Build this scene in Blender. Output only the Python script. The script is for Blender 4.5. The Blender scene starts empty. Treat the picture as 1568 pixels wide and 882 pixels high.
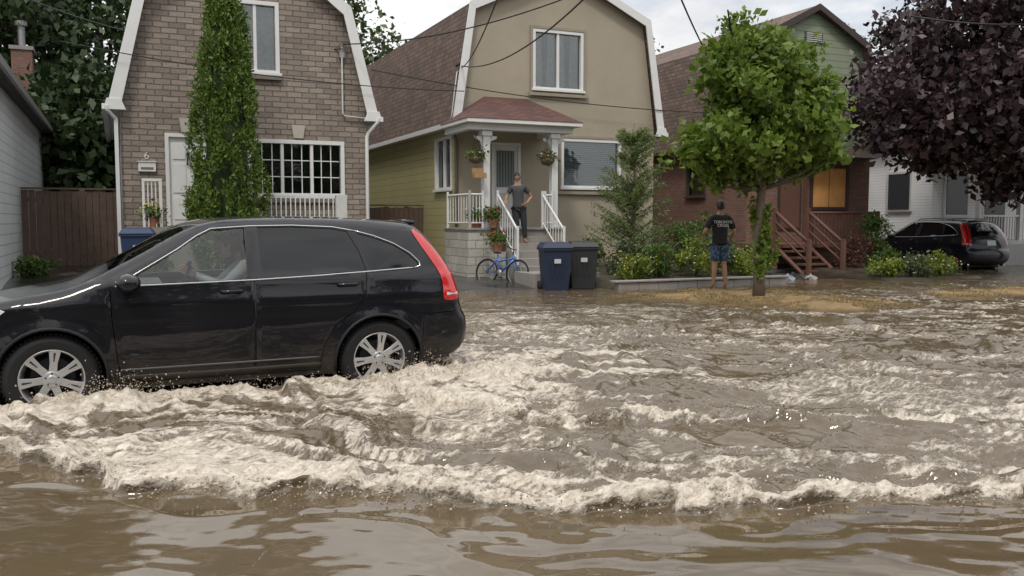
import bpy, bmesh, math, random
import numpy as np
from mathutils import Vector, Matrix, geometry
random.seed(7)
rng = np.random.default_rng(11)
R = math.radians
scene = bpy.context.scene
COL = scene.collection

# ------------------------------------------------------------------ materials
def nodes(name):
    m = bpy.data.materials.new(name); m.use_nodes = True
    nt = m.node_tree
    b = nt.nodes["Principled BSDF"]
    return m, nt, b
def N(nt, t, **kw):
    n = nt.nodes.new(t)
    for k, v in kw.items():
        if k in n.inputs.keys(): n.inputs[k].default_value = v
        else: setattr(n, k, v)
    return n
def L(nt, a, b): nt.links.new(a, b)
def c4(c): return (c[0], c[1], c[2], 1)
def mixc(nt, fac, a, b, mode='MIX'):
    n = nt.nodes.new('ShaderNodeMix'); n.data_type = 'RGBA'; n.blend_type = mode
    for sock, v in ((n.inputs[0], fac), (n.inputs[6], a), (n.inputs[7], b)):
        if hasattr(v, 'links'): nt.links.new(v, sock)
        elif isinstance(v, (int, float)): sock.default_value = v
        else: sock.default_value = c4(v)
    return n.outputs[2]
def mth(nt, op, a, b=None, c=None):
    n = nt.nodes.new('ShaderNodeMath'); n.operation = op
    for i, v in enumerate((a, b, c)):
        if v is None: continue
        if hasattr(v, 'links'): nt.links.new(v, n.inputs[i])
        else: n.inputs[i].default_value = v
    return n.outputs[0]
def noise(nt, vec, scale, detail=3, rough=.55):
    n = N(nt, 'ShaderNodeTexNoise', Scale=scale, Detail=detail, Roughness=rough)
    if vec is not None: L(nt, vec, n.inputs['Vector'])
    return n.outputs['Fac']
def coords(nt, kind='Object'):
    return nt.nodes.new('ShaderNodeTexCoord').outputs[kind]
def bump(nt, b, h, strength=.4, dist=.02):
    n = N(nt, 'ShaderNodeBump', Strength=strength, Distance=dist)
    L(nt, h, n.inputs['Height']); L(nt, n.outputs[0], b.inputs['Normal'])
def M(name, col, rough=.6, metal=0, var=.18, ns=6, bmp=0, bs=60, coat=0, spec=.5):
    m, nt, b = nodes(name)
    co = coords(nt)
    f = noise(nt, co, ns, 4)
    lo = tuple(c*(1-var) for c in col); hi = tuple(min(1, c*(1+var)) for c in col)
    L(nt, mixc(nt, f, lo, hi), b.inputs['Base Color'])
    b.inputs['Roughness'].default_value = rough
    b.inputs['Metallic'].default_value = metal
    b.inputs['Coat Weight'].default_value = coat
    b.inputs['Coat Roughness'].default_value = .03
    b.inputs['Specular IOR Level'].default_value = spec
    if bmp: bump(nt, b, noise(nt, co, bs, 3), bmp, .01)
    return m
def maprange(nt, v, a, b_, smooth=False):
    mr = N(nt, 'ShaderNodeMapRange'); L(nt, v, mr.inputs[0]); mr.inputs[1].default_value = a; mr.inputs[2].default_value = b_
    if smooth: mr.interpolation_type = 'SMOOTHSTEP'
    return mr.outputs[0]
def brickmat(name, c1, c2, mortar, bw, rh, ms=.012, stone=0., bmpd=.015, weather=.25):
    m, nt, b = nodes(name)
    uv = coords(nt, 'UV')
    warp = N(nt, 'ShaderNodeTexNoise', Scale=3.0, Detail=2)
    L(nt, uv, warp.inputs['Vector'])
    add = nt.nodes.new('ShaderNodeVectorMath'); add.operation = 'MULTIPLY_ADD'
    L(nt, warp.outputs['Color'], add.inputs[0]); add.inputs[1].default_value = (stone, stone*.5, 0); L(nt, uv, add.inputs[2])
    br = N(nt, 'ShaderNodeTexBrick')
    L(nt, add.outputs[0], br.inputs['Vector'])
    br.inputs['Color1'].default_value = c4(c1); br.inputs['Color2'].default_value = c4(c2); br.inputs['Mortar'].default_value = c4(mortar)
    br.inputs['Scale'].default_value = 1; br.inputs['Mortar Size'].default_value = ms
    br.inputs['Brick Width'].default_value = bw; br.inputs['Row Height'].default_value = rh
    br.inputs['Mortar Smooth'].default_value = .3; br.inputs['Bias'].default_value = 0
    n1 = noise(nt, uv, 1.3, 5); n2 = noise(nt, uv, 22, 4)
    s = mth(nt, 'MULTIPLY_ADD', n1, weather*2, 1-weather)
    s2 = mth(nt, 'MULTIPLY_ADD', n2, .5, .75)
    s3 = mth(nt, 'MULTIPLY', s, s2)
    cc = nt.nodes.new('ShaderNodeCombineColor')
    for i in range(3): L(nt, s3, cc.inputs[i])
    L(nt, mixc(nt, 1.0, br.outputs['Color'], cc.outputs[0], 'MULTIPLY'), b.inputs['Base Color'])
    h = mth(nt, 'MULTIPLY_ADD', n2, .6, mth(nt, 'SUBTRACT', 1, br.outputs['Fac']))
    bump(nt, b, h, .8, bmpd); b.inputs['Roughness'].default_value = .88
    return m
def sidingmat(name, col, pitch=.13, dirt=.2, vertical=False):
    m, nt, b = nodes(name)
    uv = coords(nt, 'UV')
    sp = nt.nodes.new('ShaderNodeSeparateXYZ'); L(nt, uv, sp.inputs[0])
    fr = mth(nt, 'FRACT', mth(nt, 'DIVIDE', sp.outputs[0 if vertical else 1], pitch))
    line = mth(nt, 'LESS_THAN', fr, .09)
    n1 = noise(nt, uv, 1.1, 5)
    base = mixc(nt, n1, tuple(c*(1-dirt) for c in col), tuple(c*(1+dirt*.4) for c in col))
    L(nt, mixc(nt, mth(nt, 'MULTIPLY', line, .55), base, tuple(c*.25 for c in col)), b.inputs['Base Color'])
    bump(nt, b, mth(nt, 'SUBTRACT', 1, fr), .7, .025); b.inputs['Roughness'].default_value = .6
    return m
def leafmat(name, c1, c2, trans=.3, rough=.5):
    m, nt, b = nodes(name)
    g = nt.nodes.new('ShaderNodeNewGeometry')
    base = mixc(nt, g.outputs['Random Per Island'], c1, c2)
    f = noise(nt, coords(nt), 1.6, 2)
    base = mixc(nt, mth(nt, 'MULTIPLY', f, .7), base, tuple(x*.5 for x in c1))
    L(nt, base, b.inputs['Base Color']); b.inputs['Roughness'].default_value = rough
    t = nt.nodes.new('ShaderNodeBsdfTranslucent'); L(nt, base, t.inputs[0])
    ms = nt.nodes.new('ShaderNodeMixShader'); ms.inputs[0].default_value = trans
    out = nt.nodes['Material Output']
    L(nt, b.outputs[0], ms.inputs[1]); L(nt, t.outputs[0], ms.inputs[2]); L(nt, ms.outputs[0], out.inputs[0])
    return m
def glassmat(name, tint, refl=.12):
    m = bpy.data.materials.new(name); m.use_nodes = True; nt = m.node_tree
    nt.nodes.remove(nt.nodes["Principled BSDF"]); out = nt.nodes['Material Output']
    t = N(nt, 'ShaderNodeBsdfTransparent'); t.inputs[0].default_value = c4(tint)
    g = N(nt, 'ShaderNodeBsdfGlossy'); g.inputs['Roughness'].default_value = .03
    n = noise(nt, coords(nt), 2, 2)
    fr = N(nt, 'ShaderNodeFresnel'); fr.inputs[0].default_value = 1.5
    bm = N(nt, 'ShaderNodeBump', Strength=.05, Distance=.05); L(nt, n, bm.inputs['Height']); L(nt, bm.outputs[0], g.inputs['Normal'])
    ms = nt.nodes.new('ShaderNodeMixShader')
    L(nt, mth(nt, 'ADD', fr.outputs[0], refl), ms.inputs[0]); L(nt, t.outputs[0], ms.inputs[1]); L(nt, g.outputs[0], ms.inputs[2]); L(nt, ms.outputs[0], out.inputs[0])
    return m

white = M('white_paint', (.66, .66, .65), .5, var=.08, ns=3)
offwhite = M('aged_white', (.52, .52, .50), .6, var=.2, ns=4)
trimbeige = M('beige_trim', (.27, .235, .18), .7)
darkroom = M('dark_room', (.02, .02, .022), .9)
curtain = M('curtain', (.5, .5, .5), .9, var=.4, ns=9)
blindm = M('blind', (.45, .47, .49), .6, var=.1)
winglass = glassmat('window_glass', (.75, .8, .8), .1)
stone = brickmat('stone_brick', (.32, .265, .22), (.205, .17, .145), (.13, .113, .095), .34, .125, .013, .06, .035)
redbrick = brickmat('red_brick', (.24, .11, .08), (.16, .08, .058), (.17, .15, .13), .22, .075, .010, .0, .012)
whiteblock = brickmat('painted_block', (.46, .44, .40), (.38, .36, .32), (.27, .25, .23), .4, .2, .012, 0, .012, .4)
stucco = M('stucco', (.35, .305, .235), .9, var=.16, ns=1.2, bmp=.5, bs=90)
shingle = brickmat('brown_shingle', (.17, .115, .09), (.105, .073, .06), (.045, .034, .03), .26, .13, .010, 0, .02, .35)
redshingle = brickmat('red_shingle', (.13, .057, .046), (.085, .04, .034), (.035, .022, .02), .25, .12, .010, 0, .015, .3)
greyshingle = brickmat('grey_shingle', (.09, .085, .085), (.06, .058, .06), (.03, .03, .03), .25, .13, .010, 0, .015, .3)
yellowsiding = sidingmat('yellow_siding', (.50, .45, .23), .2)
whitesiding = sidingmat('white_siding', (.52, .54, .55), .2)
whitersiding = sidingmat('clean_white_siding', (.76, .77, .77), .1)
greensiding = sidingmat('green_siding', (.24, .28, .19), .2)
fencewood = M('fence_wood', (.10, .065, .05), .85, var=.45, ns=5, bmp=.4, bs=30)
brownwood = M('stained_wood', (.13, .06, .042), .7, var=.3, ns=6)
plywood = M('plywood', (.72, .36, .12), .75, var=.25, ns=3)
darkbrown = M('dark_brown_trim', (.05, .035, .03), .7)
concrete = M('concrete', (.27, .25, .23), .85, var=.3, ns=3, bmp=.3)
metalgrey = M('grey_metal', (.3, .3, .31), .4, .6)
blackrub = M('black_rubber', (.014, .014, .015), .7, bmp=.2, spec=.3)
blackm = M('black_plastic', (.018, .018, .02), .5, spec=.3)
wirem = M('wire_black', (.015, .015, .015), .6)
bark = M('bark', (.13, .10, .075), .9, var=.4, ns=12, bmp=.8, bs=40)
barkd = M('dark_bark', (.05, .04, .035), .9, var=.4, ns=12, bmp=.8, bs=40)

# ------------------------------------------------------------------ mesh builder
class MB:
    def __init__(s, T=None):
        s.v = []; s.f = []; s.m = []; s.s = []; s.mats = []; s.T = T or Matrix()
    def add(s, vs, fs, mat, smooth=False):
        o = len(s.v)
        if mat not in s.mats: s.mats.append(mat)
        mi = s.mats.index(mat)
        s.v += [tuple(s.T @ Vector(p)) for p in vs]
        for f in fs: s.f.append(tuple(i+o for i in f)); s.m.append(mi); s.s.append(smooth)
    def box(s, x0, x1, y0, y1, z0, z1, mat):
        if x0 > x1: x0, x1 = x1, x0
        if y0 > y1: y0, y1 = y1, y0
        if z0 > z1: z0, z1 = z1, z0
        v = [(x0,y0,z0),(x1,y0,z0),(x1,y1,z0),(x0,y1,z0),(x0,y0,z1),(x1,y0,z1),(x1,y1,z1),(x0,y1,z1)]
        s.add(v, [(0,3,2,1),(4,5,6,7),(0,1,5,4),(1,2,6,5),(2,3,7,6),(3,0,4,7)], mat)
    def cyl(s, p0, p1, r0, r1, mat, n=10, caps=True):
        p0 = Vector(p0); p1 = Vector(p1); d = (p1-p0)
        if d.length < 1e-6: return
        d.normalize(); a = d.orthogonal().normalized(); b = d.cross(a)
        vs = []
        for p, r in ((p0, r0), (p1, r1)):
            for i in range(n):
                t = 2*math.pi*i/n; vs.append(p+(a*math.cos(t)+b*math.sin(t))*r)
        s.add(vs, [(i, (i+1) % n, n+(i+1) % n, n+i) for i in range(n)], mat, True)
        if caps:
            s.add(vs[:n], [tuple(range(n))[::-1]], mat); s.add(vs[n:], [tuple(range(n))], mat)
    def tube(s, pts, r, mat, n=6):
        pts = [Vector(p) for p in pts]; vs = []; a = None
        rr = r if isinstance(r, (list, tuple)) else [r]*len(pts)
        for i, p in enumerate(pts):
            d = (pts[min(i+1, len(pts)-1)]-pts[max(i-1, 0)]).normalized()
            if a is None: a = d.orthogonal().normalized()
            a = (a-d*a.dot(d)).normalized(); b = d.cross(a)
            for k in range(n):
                t = 2*math.pi*k/n; vs.append(p+(a*math.cos(t)+b*math.sin(t))*rr[i])
        fs = []
        for i in range(len(pts)-1):
            for k in range(n): fs.append((i*n+k, i*n+(k+1) % n, (i+1)*n+(k+1) % n, (i+1)*n+k))
        fs.append(tuple(range(n))[::-1]); fs.append(tuple(range((len(pts)-1)*n, len(pts)*n)))
        s.add(vs, fs, mat, True)
    def prism(s, poly, y0, y1, mat):
        n = len(poly)
        vs = [(x, y0, z) for x, z in poly]+[(x, y1, z) for x, z in poly]
        s.add(vs, [tuple(range(n)), tuple(range(n, 2*n))[::-1]]+[(i, i+n, (i+1) % n+n, (i+1) % n) for i in range(n)], mat)
    def ball(s, c, rx, ry, rz, mat, n=14, m=9):
        vs = []; fs = []
        for j in range(m+1):
            ph = math.pi*j/m
            for i in range(n):
                t = 2*math.pi*i/n
                vs.append((c[0]+rx*math.sin(ph)*math.cos(t), c[1]+ry*math.sin(ph)*math.sin(t), c[2]+rz*math.cos(ph)))
        for j in range(m):
            for i in range(n): fs.append((j*n+i, (j+1)*n+i, (j+1)*n+(i+1) % n, j*n+(i+1) % n))
        s.add(vs, fs, mat, True)
    def lathe(s, prof, c, mat, n=40):
        vs = []; fs = []
        for r, dy in prof:
            for i in range(n):
                t = 2*math.pi*i/n; vs.append((c[0]+r*math.cos(t), c[1]+dy, c[2]+r*math.sin(t)))
        for j in range(len(prof)-1):
            for i in range(n): fs.append((j*n+i, j*n+(i+1) % n, (j+1)*n+(i+1) % n, (j+1)*n+i))
        s.add(vs, fs, mat, True)
    def obj(s, name, parent=None, bevel=0, weld=False, fixn=True):
        me = bpy.data.meshes.new(name); me.from_pydata(s.v, [], s.f); 
        for m in s.mats: me.materials.append(m)
        me.polygons.foreach_set('material_index', s.m); me.polygons.foreach_set('use_smooth', s.s)
        if weld or fixn:
            bm = bmesh.new(); bm.from_mesh(me)
            if weld: bmesh.ops.remove_doubles(bm, verts=bm.verts, dist=.0008)
            if fixn: bmesh.ops.recalc_face_normals(bm, faces=bm.faces)
            bm.to_mesh(me); bm.free()
        uvl = me.uv_layers.new(name='UVMap').data
        vv = me.vertices
        for p in me.polygons:
            n = p.normal; ax, ay, az = abs(n.x), abs(n.y), abs(n.z)
            for li in p.loop_indices:
                co = vv[me.loops[li].vertex_index].co
                if az > ax and az > ay: uvl[li].uv = (co.y, co.x) if ax >= ay else (co.x, co.y)
                elif ax > ay: uvl[li].uv = (co.y, co.z)
                else: uvl[li].uv = (co.x, co.z)
        ob = bpy.data.objects.new(name, me); COL.objects.link(ob)
        if parent: ob.parent = parent
        if bevel:
            b = ob.modifiers.new('bev', 'BEVEL'); b.width = bevel; b.segments = 2; b.limit_method = 'ANGLE'
        return ob
def empty(name, loc=(0,0,0), rz=0, sc=1):
    e = bpy.data.objects.new(name, None); e.location = loc; e.rotation_euler = (0, 0, rz); e.scale = (sc,)*3
    COL.objects.link(e); return e

def inpoly(px, py, poly):
    ins = np.zeros(len(px), bool); n = len(poly)
    for i in range(n):
        x0, y0 = poly[i]; x1, y1 = poly[(i+1) % n]
        if y0 == y1: continue
        c = ((y0 > py) != (y1 > py)) & (px < (x1-x0)*(py-y0)/(y1-y0)+x0)
        ins ^= c
    return ins
def cdt(outer, holes=(), step=None, extra=()):
    vs = []; es = []
    for lp in [outer]+list(holes):
        o = len(vs); vs += [Vector(p) for p in lp]; n = len(lp)
        es += [(o+i, o+(i+1) % n) for i in range(n)]
    if step:
        xs = [p[0] for p in outer]; ys = [p[1] for p in outer]
        gx, gy = np.meshgrid(np.arange(min(xs)+step*.37, max(xs), step), np.arange(min(ys)+step*.41, max(ys), step))
        gx = gx.ravel(); gy = gy.ravel(); k = inpoly(gx, gy, outer)
        vs += [Vector((a, b)) for a, b in zip(gx[k], gy[k])]
    vs += [Vector(p) for p in extra]
    r = geometry.delaunay_2d_cdt(vs, es, [], 0, 1e-5)
    V = [(p[0], p[1]) for p in r[0]]; F = r[2]
    A = np.array(V); T = np.array([f[:3] for f in F]); c = A[T].mean(axis=1)
    e1 = A[T[:, 1]]-A[T[:, 0]]; e2 = A[T[:, 2]]-A[T[:, 0]]; ar = e1[:, 0]*e2[:, 1]-e1[:, 1]*e2[:, 0]
    k = inpoly(c[:, 0], c[:, 1], outer) & (np.abs(ar) > 1e-9)
    for h in holes: k &= ~inpoly(c[:, 0], c[:, 1], h)
    return V, [tuple(F[i]) if ar[i] > 0 else tuple(F[i])[::-1] for i in np.nonzero(k)[0]]

# ------------------------------------------------------------------ leaves
def leaf_mesh(name, C, size, mat, parent=None, asp=.6, up=0.0, szvar=.4, outward=None):
    C = np.asarray(C, dtype=np.float64); n = len(C)
    d = rng.normal(size=(n, 3)); 
    if up: d[:, 2] += up
    if outward is not None: d += outward
    d /= np.linalg.norm(d, axis=1)[:, None]
    q = rng.normal(size=(n, 3)); s = np.cross(d, q); s /= np.linalg.norm(s, axis=1)[:, None]+1e-9
    nn = np.cross(d, s)
    sz = size*(1+szvar*rng.normal(size=n).clip(-1.5, 2))[:, None]
    V = np.empty((n, 4, 3))
    V[:, 0] = C-d*sz*.5; V[:, 1] = C+s*sz*asp*.5+nn*sz*.1; V[:, 2] = C+d*sz*.5; V[:, 3] = C-s*sz*asp*.5+nn*sz*.1
    me = bpy.data.meshes.new(name)
    me.vertices.add(n*4); me.vertices.foreach_set('co', V.ravel().astype(np.float32))
    me.loops.add(n*4); me.loops.foreach_set('vertex_index', np.arange(n*4, dtype=np.int32))
    me.polygons.add(n); me.polygons.foreach_set('loop_start', np.arange(0, n*4, 4, dtype=np.int32))
    me.update(calc_edges=True); me.materials.append(mat)
    ob = bpy.data.objects.new(name, me); COL.objects.link(ob)
    if parent: ob.parent = parent
    return ob
def clumps(c, r, n, shell=.55):
    d = rng.normal(size=(n, 3)); d /= np.linalg.norm(d, axis=1)[:, None]
    rad = (shell+(1-shell)*rng.random(n))
    ph = rng.random(3)*6
    lump = 1+.18*np.sin(d[:, 0]*4+ph[0])*np.cos(d[:, 1]*4+ph[1])+.12*np.sin(d[:, 2]*6+ph[2])
    return np.array(c)+d*(rad*lump)[:, None]*np.array(r)
def cloud(centers, per, spread):
    k = np.repeat(centers, per, axis=0)
    return k+rng.normal(size=k.shape)*np.array(spread)

# ------------------------------------------------------------------ numpy value noise
TB = rng.random((256, 256))
def vn(x, y, s=0):
    xi = np.floor(x).astype(int); yi = np.floor(y).astype(int); fx = x-xi; fy = y-yi
    fx = fx*fx*fx*(fx*(fx*6-15)+10); fy = fy*fy*fy*(fy*(fy*6-15)+10)
    a = (xi+s*37) & 255; b = (yi+s*91) & 255; a1 = (a+1) & 255; b1 = (b+1) & 255
    return (TB[a, b]*(1-fx)+TB[a1, b]*fx)*(1-fy)+(TB[a, b1]*(1-fx)+TB[a1, b1]*fx)*fy
def fbm(x, y, s=0, o=4):
    r = 0; a = .5; t = 0
    for i in range(o):
        r = r+a*vn(x, y, s+i*5); t += a; a *= .5; x = x*2.03+3.1; y = y*2.01+7.7
    return r/t
def sst(a, b, x):
    t = np.clip((x-a)/(b-a), 0, 1); return t*t*(3-2*t)
def gridmesh(name, xs, ys, Z, mat, DX=None, DY=None, attrs={}, smooth=True):
    nx, ny = len(xs), len(ys); X, Y = np.meshgrid(xs, ys)
    if DX is not None: X = X+DX; Y = Y+DY
    V = np.stack([X, Y, Z], -1).reshape(-1, 3).astype(np.float32)
    i = np.arange(nx-1)[None, :]+np.arange(ny-1)[:, None]*nx
    F = np.stack([i, i+1, i+nx+1, i+nx], -1).reshape(-1, 4).astype(np.int32)
    me = bpy.data.meshes.new(name)
    me.vertices.add(len(V)); me.vertices.foreach_set('co', V.ravel())
    me.loops.add(F.size); me.loops.foreach_set('vertex_index', F.ravel())
    me.polygons.add(len(F)); me.polygons.foreach_set('loop_start', np.arange(0, F.size, 4, dtype=np.int32))
    me.polygons.foreach_set('use_smooth', np.ones(len(F), bool))
    me.update(calc_edges=True)
    for k, a in attrs.items():
        at = me.attributes.new(k, 'FLOAT', 'POINT'); at.data.foreach_set('value', a.ravel().astype(np.float32))
    me.materials.append(mat)
    ob = bpy.data.objects.new(name, me); COL.objects.link(ob); return ob

# ------------------------------------------------------------------ ground
def smooth_axis(lo, hi, flo, fhi, fine, g=1.12, mx=12):
    c = list(np.arange(flo, fhi, fine)); s = fine; x = c[-1]
    while x < hi: s = min(s*g, mx); x += s; c.append(x)
    s = fine; x = c[0]; pre = []
    while x > lo: s = min(s*g, mx); x -= s; pre.append(x)
    return np.array(pre[::-1]+c)
def ground_h(X, Y):
    z = np.full_like(X, -.15)
    z = z+.10*sst(10.7, 10.85, Y)
    lowr = 1-sst(21.2, 22.6, X)*sst(23, 20, Y)
    z = z+.17*sst(15.8, 19.5, Y)*lowr+.08*sst(19, 24, Y)-.06*(1-lowr)*sst(15, 17, Y)
    z = z+.26*sst(15.5, 22, Y)*sst(3.5, -.5, X)
    z = z+.17*sst(1.6, 1.2, Y)
    e = fbm(X*1.1, Y*1.1, 3)-.5; e2 = fbm(X*3.1, Y*3.1, 13)-.5
    left = 8.3+(14-Y)*.30
    m = sst(left-.5, left+1.6, X+e)*sst(13.4, 11.6, X+e2)*sst(9.8, 11.4, Y+e*.9+e2*.5)*sst(15.5, 14.5, Y+e*.6)
    m2 = sst(13.7, 14.7, X+e)*sst(10.9, 11.8, Y+e*.6)*sst(13.1, 12.2, Y)
    mm = np.maximum(m, m2)
    z = z*(1-mm)+mm*(.10+.07*(fbm(X*1.6, Y*1.6, 5)-.5)*2)
    g = sst(9.6, 9.65, X)*sst(14.0, 13.9, X)*sst(16.15, 16.2, Y)*sst(24, 22, Y)
    z = z+.2*g
    g3 = sst(17.0, 17.3, X)*sst(20.6, 20.2, X)*sst(15.6, 15.9, Y)*sst(18.9, 18.5, Y)
    z = z+.12*g3
    return z+.012*(fbm(X*3, Y*3, 9)-.5)*(Y > 11), mm, np.maximum(g, g3)
xs = smooth_axis(-400, 500, -6, 30, .14, 1.25, 40); ys = smooth_axis(-400, 700, 0, 26, .11, 1.25, 40)
GX, GY = np.meshgrid(xs, ys)
gz, gm, gg = ground_h(GX, GY)
grassy = np.clip(sst(26, 29, GY)+sst(16.0, 16.4, GY)*(sst(.2, .5, GX)*sst(5.9, 5.6, GX)+sst(9.6, 9.7, GX)*sst(14.2, 14, GX)+sst(17.9, 18.2, GX)*sst(22.0, 21.7, GX)+sst(25.6, 26, GX))+sst(0, -5, GY), 0, 1)
def attr(nt, n): a = nt.nodes.new('ShaderNodeAttribute'); a.attribute_name = n; return a.outputs['Fac']
m, nt, b = nodes('ground_material')
co = coords(nt)
puddle = maprange(nt, noise(nt, co, .8, 4), .42, .60, True)
asph = mixc(nt, noise(nt, co, 40, 4), (.030, .029, .028), (.09, .085, .08))
asph = mixc(nt, puddle, (.022, .020, .018), asph)
grs = mixc(nt, noise(nt, co, 6, 5), (.05, .07, .02), (.10, .11, .04))
sp = nt.nodes.new('ShaderNodeSeparateXYZ'); L(nt, co, sp.inputs[0])
wet = maprange(nt, sp.outputs[2], .015, .085, True)
straw = mixc(nt, maprange(nt, noise(nt, co, 4, 6, .7), .3, .7), (.12, .085, .038), (.34, .225, .095))
straw = mixc(nt, wet, mixc(nt, 1., straw, (.45, .42, .38), 'MULTIPLY'), straw)
soil = mixc(nt, noise(nt, co, 9, 5), (.03, .025, .018), (.09, .07, .05))
ga = attr(nt, 'grass'); va_ = attr(nt, 'verge')
cc = mixc(nt, ga, asph, grs); cc = mixc(nt, va_, cc, straw); cc = mixc(nt, attr(nt, 'garden'), cc, soil)
L(nt, cc, b.inputs['Base Color'])
rr_ = mth(nt, 'MULTIPLY_ADD', puddle, .42, .08)
rr_ = mth(nt, 'MAXIMUM', rr_, mth(nt, 'MULTIPLY', mth(nt, 'MAXIMUM', ga, va_), .75))
L(nt, rr_, b.inputs['Roughness'])
bump(nt, b, noise(nt, co, 50, 4), .25, .012)
gridmesh('ground', xs, ys, gz, m, attrs={'grass': grassy, 'verge': sst(.1, .4, gm), 'garden': gg})

# ------------------------------------------------------------------ flood water
xs = np.concatenate([smooth_axis(-60, -1.6, -2.0, -1.6, .02, 1.04, 3)[:-1], np.arange(-1.6, 6.4, .0155)])
x = 6.4; s = .0155; ext = []
while x < 80: s = min(s*1.009, 3); x += s; ext.append(x)
xs = np.concatenate([xs, ext])
xs = np.unique(np.round(xs, 5))
ys = [-8., -5, -3, -1.5, 0, 1, 1.6, 2.0]; y = 2.2
while y < 20.5: ys.append(y); y += .0042*y
ys = np.array(ys)
X, Y = np.meshgrid(xs, ys)
P = X*.83-Y*.56; Q = X*.56+Y*.83
C1X = [-6, -3, -.7, .06, 1.19, 1.98, 2.97, 4.31, 8, 14]; C1Y = [10.0, 8.4, 6.45, 5.12, 4.45, 3.95, 3.62, 3.12, 1.9, .5]
C2X = [0, 1.8, 2.13, 2.87, 4.03, 6.15, 9, 14]; C2Y = [9.5, 7.7, 6.7, 5.75, 5.2, 4.45, 3.7, 2.5]
wob = (fbm(P*1.3, Q*.6+4, 2, 4)-.5)*.50+(fbm(P*5, Q*3, 8, 4)-.5)*.30
d1 = (Y-np.interp(X, C1X, C1Y))*.82+wob
d2 = (Y-np.interp(X, C2X, C2Y))*.85+wob*1.2
m2 = sst(1.7, 2.2, X)*(.22+.78*sst(5.6, 3.2, X))
turb = sst(-.05, .12, d1)
far = 1-.45*sst(9.5, 15, Y)
far *= 1-.6*sst(14, 17, Y)
def ridge(p, q, s, e=1.25):
    n = vn(p, q, s); return (1-np.abs(2*n-1))**e
wp = (fbm(P*.9, Q*.9, 31, 2)-.5)*1.6
Pw = P+wp; Qw = Q+(fbm(P*.7, Q*.7, 37, 2)-.5)*1.5
r1 = ridge(Pw*.9, Qw*1.9, 41); r2 = ridge(Pw*2.1, Qw*3.9, 43); r3 = ridge(Pw*4.6+r2*.5, Qw*8.0, 47); r4 = ridge(P*10+r3, Q*15, 53); r5 = vn(P*24, Q*34, 57)
env = .60+.9*vn(P*.5, Q*.8, 61)
chop = (.040*(r1-.5)+.054*(r2-.5)+.038*(r3-.5)+.013*(r4-.5)*sst(15, 9, Y)+.003*(r5-.5)*sst(10, 6, Y))*env
calm = .014*(fbm(P*.8, Q*1.7, 71, 2)-.5)*2+.016*(ridge(Pw*1.3, Qw*3.4, 73, 1)-.5)+.010*(vn(Pw*3.1, Qw*7.0, 75)-.5)*2*vn(P*.6, Q*.9, 76)+.0016*(vn(P*7, Q*15, 79)-.5)*2
Z = calm*(1-turb)+chop*turb*far
lump = .25+1.2*fbm(P*2.6, Q*1.6, 83, 4)
H1 = np.where(d1 < .03, np.exp(-((d1-.03)/.055)**2), np.exp(-np.abs(d1-.03)/.16))
H2 = np.where(d2 < .03, np.exp(-((d2-.03)/.06)**2), np.exp(-np.abs(d2-.03)/.18))
str1 = .50+.50*sst(6, 2.5, X)
Z += .085*H1*lump*str1+.080*H2*lump*m2
froth = (vn(P*15, Q*17, 91)-.5)*.036+(vn(P*31, Q*34, 93)-.5)*.018+(vn(P*7, Q*8, 95)-.5)*.050
F1 = np.exp(-((d1-.03)/.09)**2)+.55*np.exp(-((d1-.16)/.22)**2)+.28*np.exp(-((d1-.5)/.5)**2)*sst(2.6, .6, X)
F2 = (np.exp(-((d2-.04)/.10)**2)+.45*np.exp(-((d2-.2)/.25)**2))*m2
def rad(cx, cy, r, ax=1.): return np.exp(-(((X-cx)/ax)**2+(Y-cy)**2)/r**2)
W = 1.1*rad(-.2, 7.42, .34, 1.5)+1.3*rad(2.5, 7.40, .38, 1.6)+.95*rad(1.1, 7.42, .22, 6)+1.0*rad(3.2, 7.3, .5, 1.8)+.85*rad(3.1, 8.5, .6, 1.3)+.8*rad(-1.2, 7.2, .5, 1.5)+.6*rad(4.3, 7.9, .5, 2.2)
Z += .10*np.clip(W, 0, 1)*(.3+1.2*fbm(X*5, Y*5, 97, 3))
s1 = fbm(Pw*.7, Qw*1.7, 101, 4); s2 = fbm(Pw*2.4, Qw*7.5, 105, 5); hi = chop/.05
tt = .42*s1+.58*s2+.075*hi
F3 = sst(.43, .60, tt)*turb*(1-.40*sst(11, 15.5, Y))  # broad streaks: foam, plus sky reflection put in as the same pale colour
leftband = sst(3.4, .5, X)*sst(7.6, 6.5, Y)
fo = fbm(P*4, Q*6, 111, 4); fo = np.clip((fo-.5)*1.6+.5, 0, 1)
foam = np.clip(F1*(.15+1.0*fo)+F2*(.22+1.0*fo)+W*(.35+.8*fo)+F3*(.64+.10*leftband), 0, 1.1)
Z += froth*np.clip(np.maximum(F1*.9, np.maximum(F2, W))*1.0, 0, 1)*turb
DX = .25*(ridge(P*3, Q*3, 121)-.5)*.04*turb; DY = -(H1*lump*.07*str1+H2*m2*lump*.05)
m, nt, b = nodes('muddy_flood_water')
co = coords(nt)
fa = attr(nt, 'foam'); ta = attr(nt, 'turb')
mpn = N(nt, 'ShaderNodeMapping'); mpn.inputs['Rotation'].default_value = (0, 0, R(34)); mpn.inputs['Scale'].default_value = (.55, 1.45, 1); L(nt, co, mpn.inputs[0])
n1 = noise(nt, mpn.outputs[0], 17, 6, .66); n2 = noise(nt, mpn.outputs[0], 6, 5, .62)
vor = N(nt, 'ShaderNodeTexVoronoi', Scale=26.0); vor.feature = 'DISTANCE_TO_EDGE'
wpn = N(nt, 'ShaderNodeTexNoise', Scale=7.0, Detail=4)
L(nt, co, wpn.inputs['Vector'])
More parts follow.
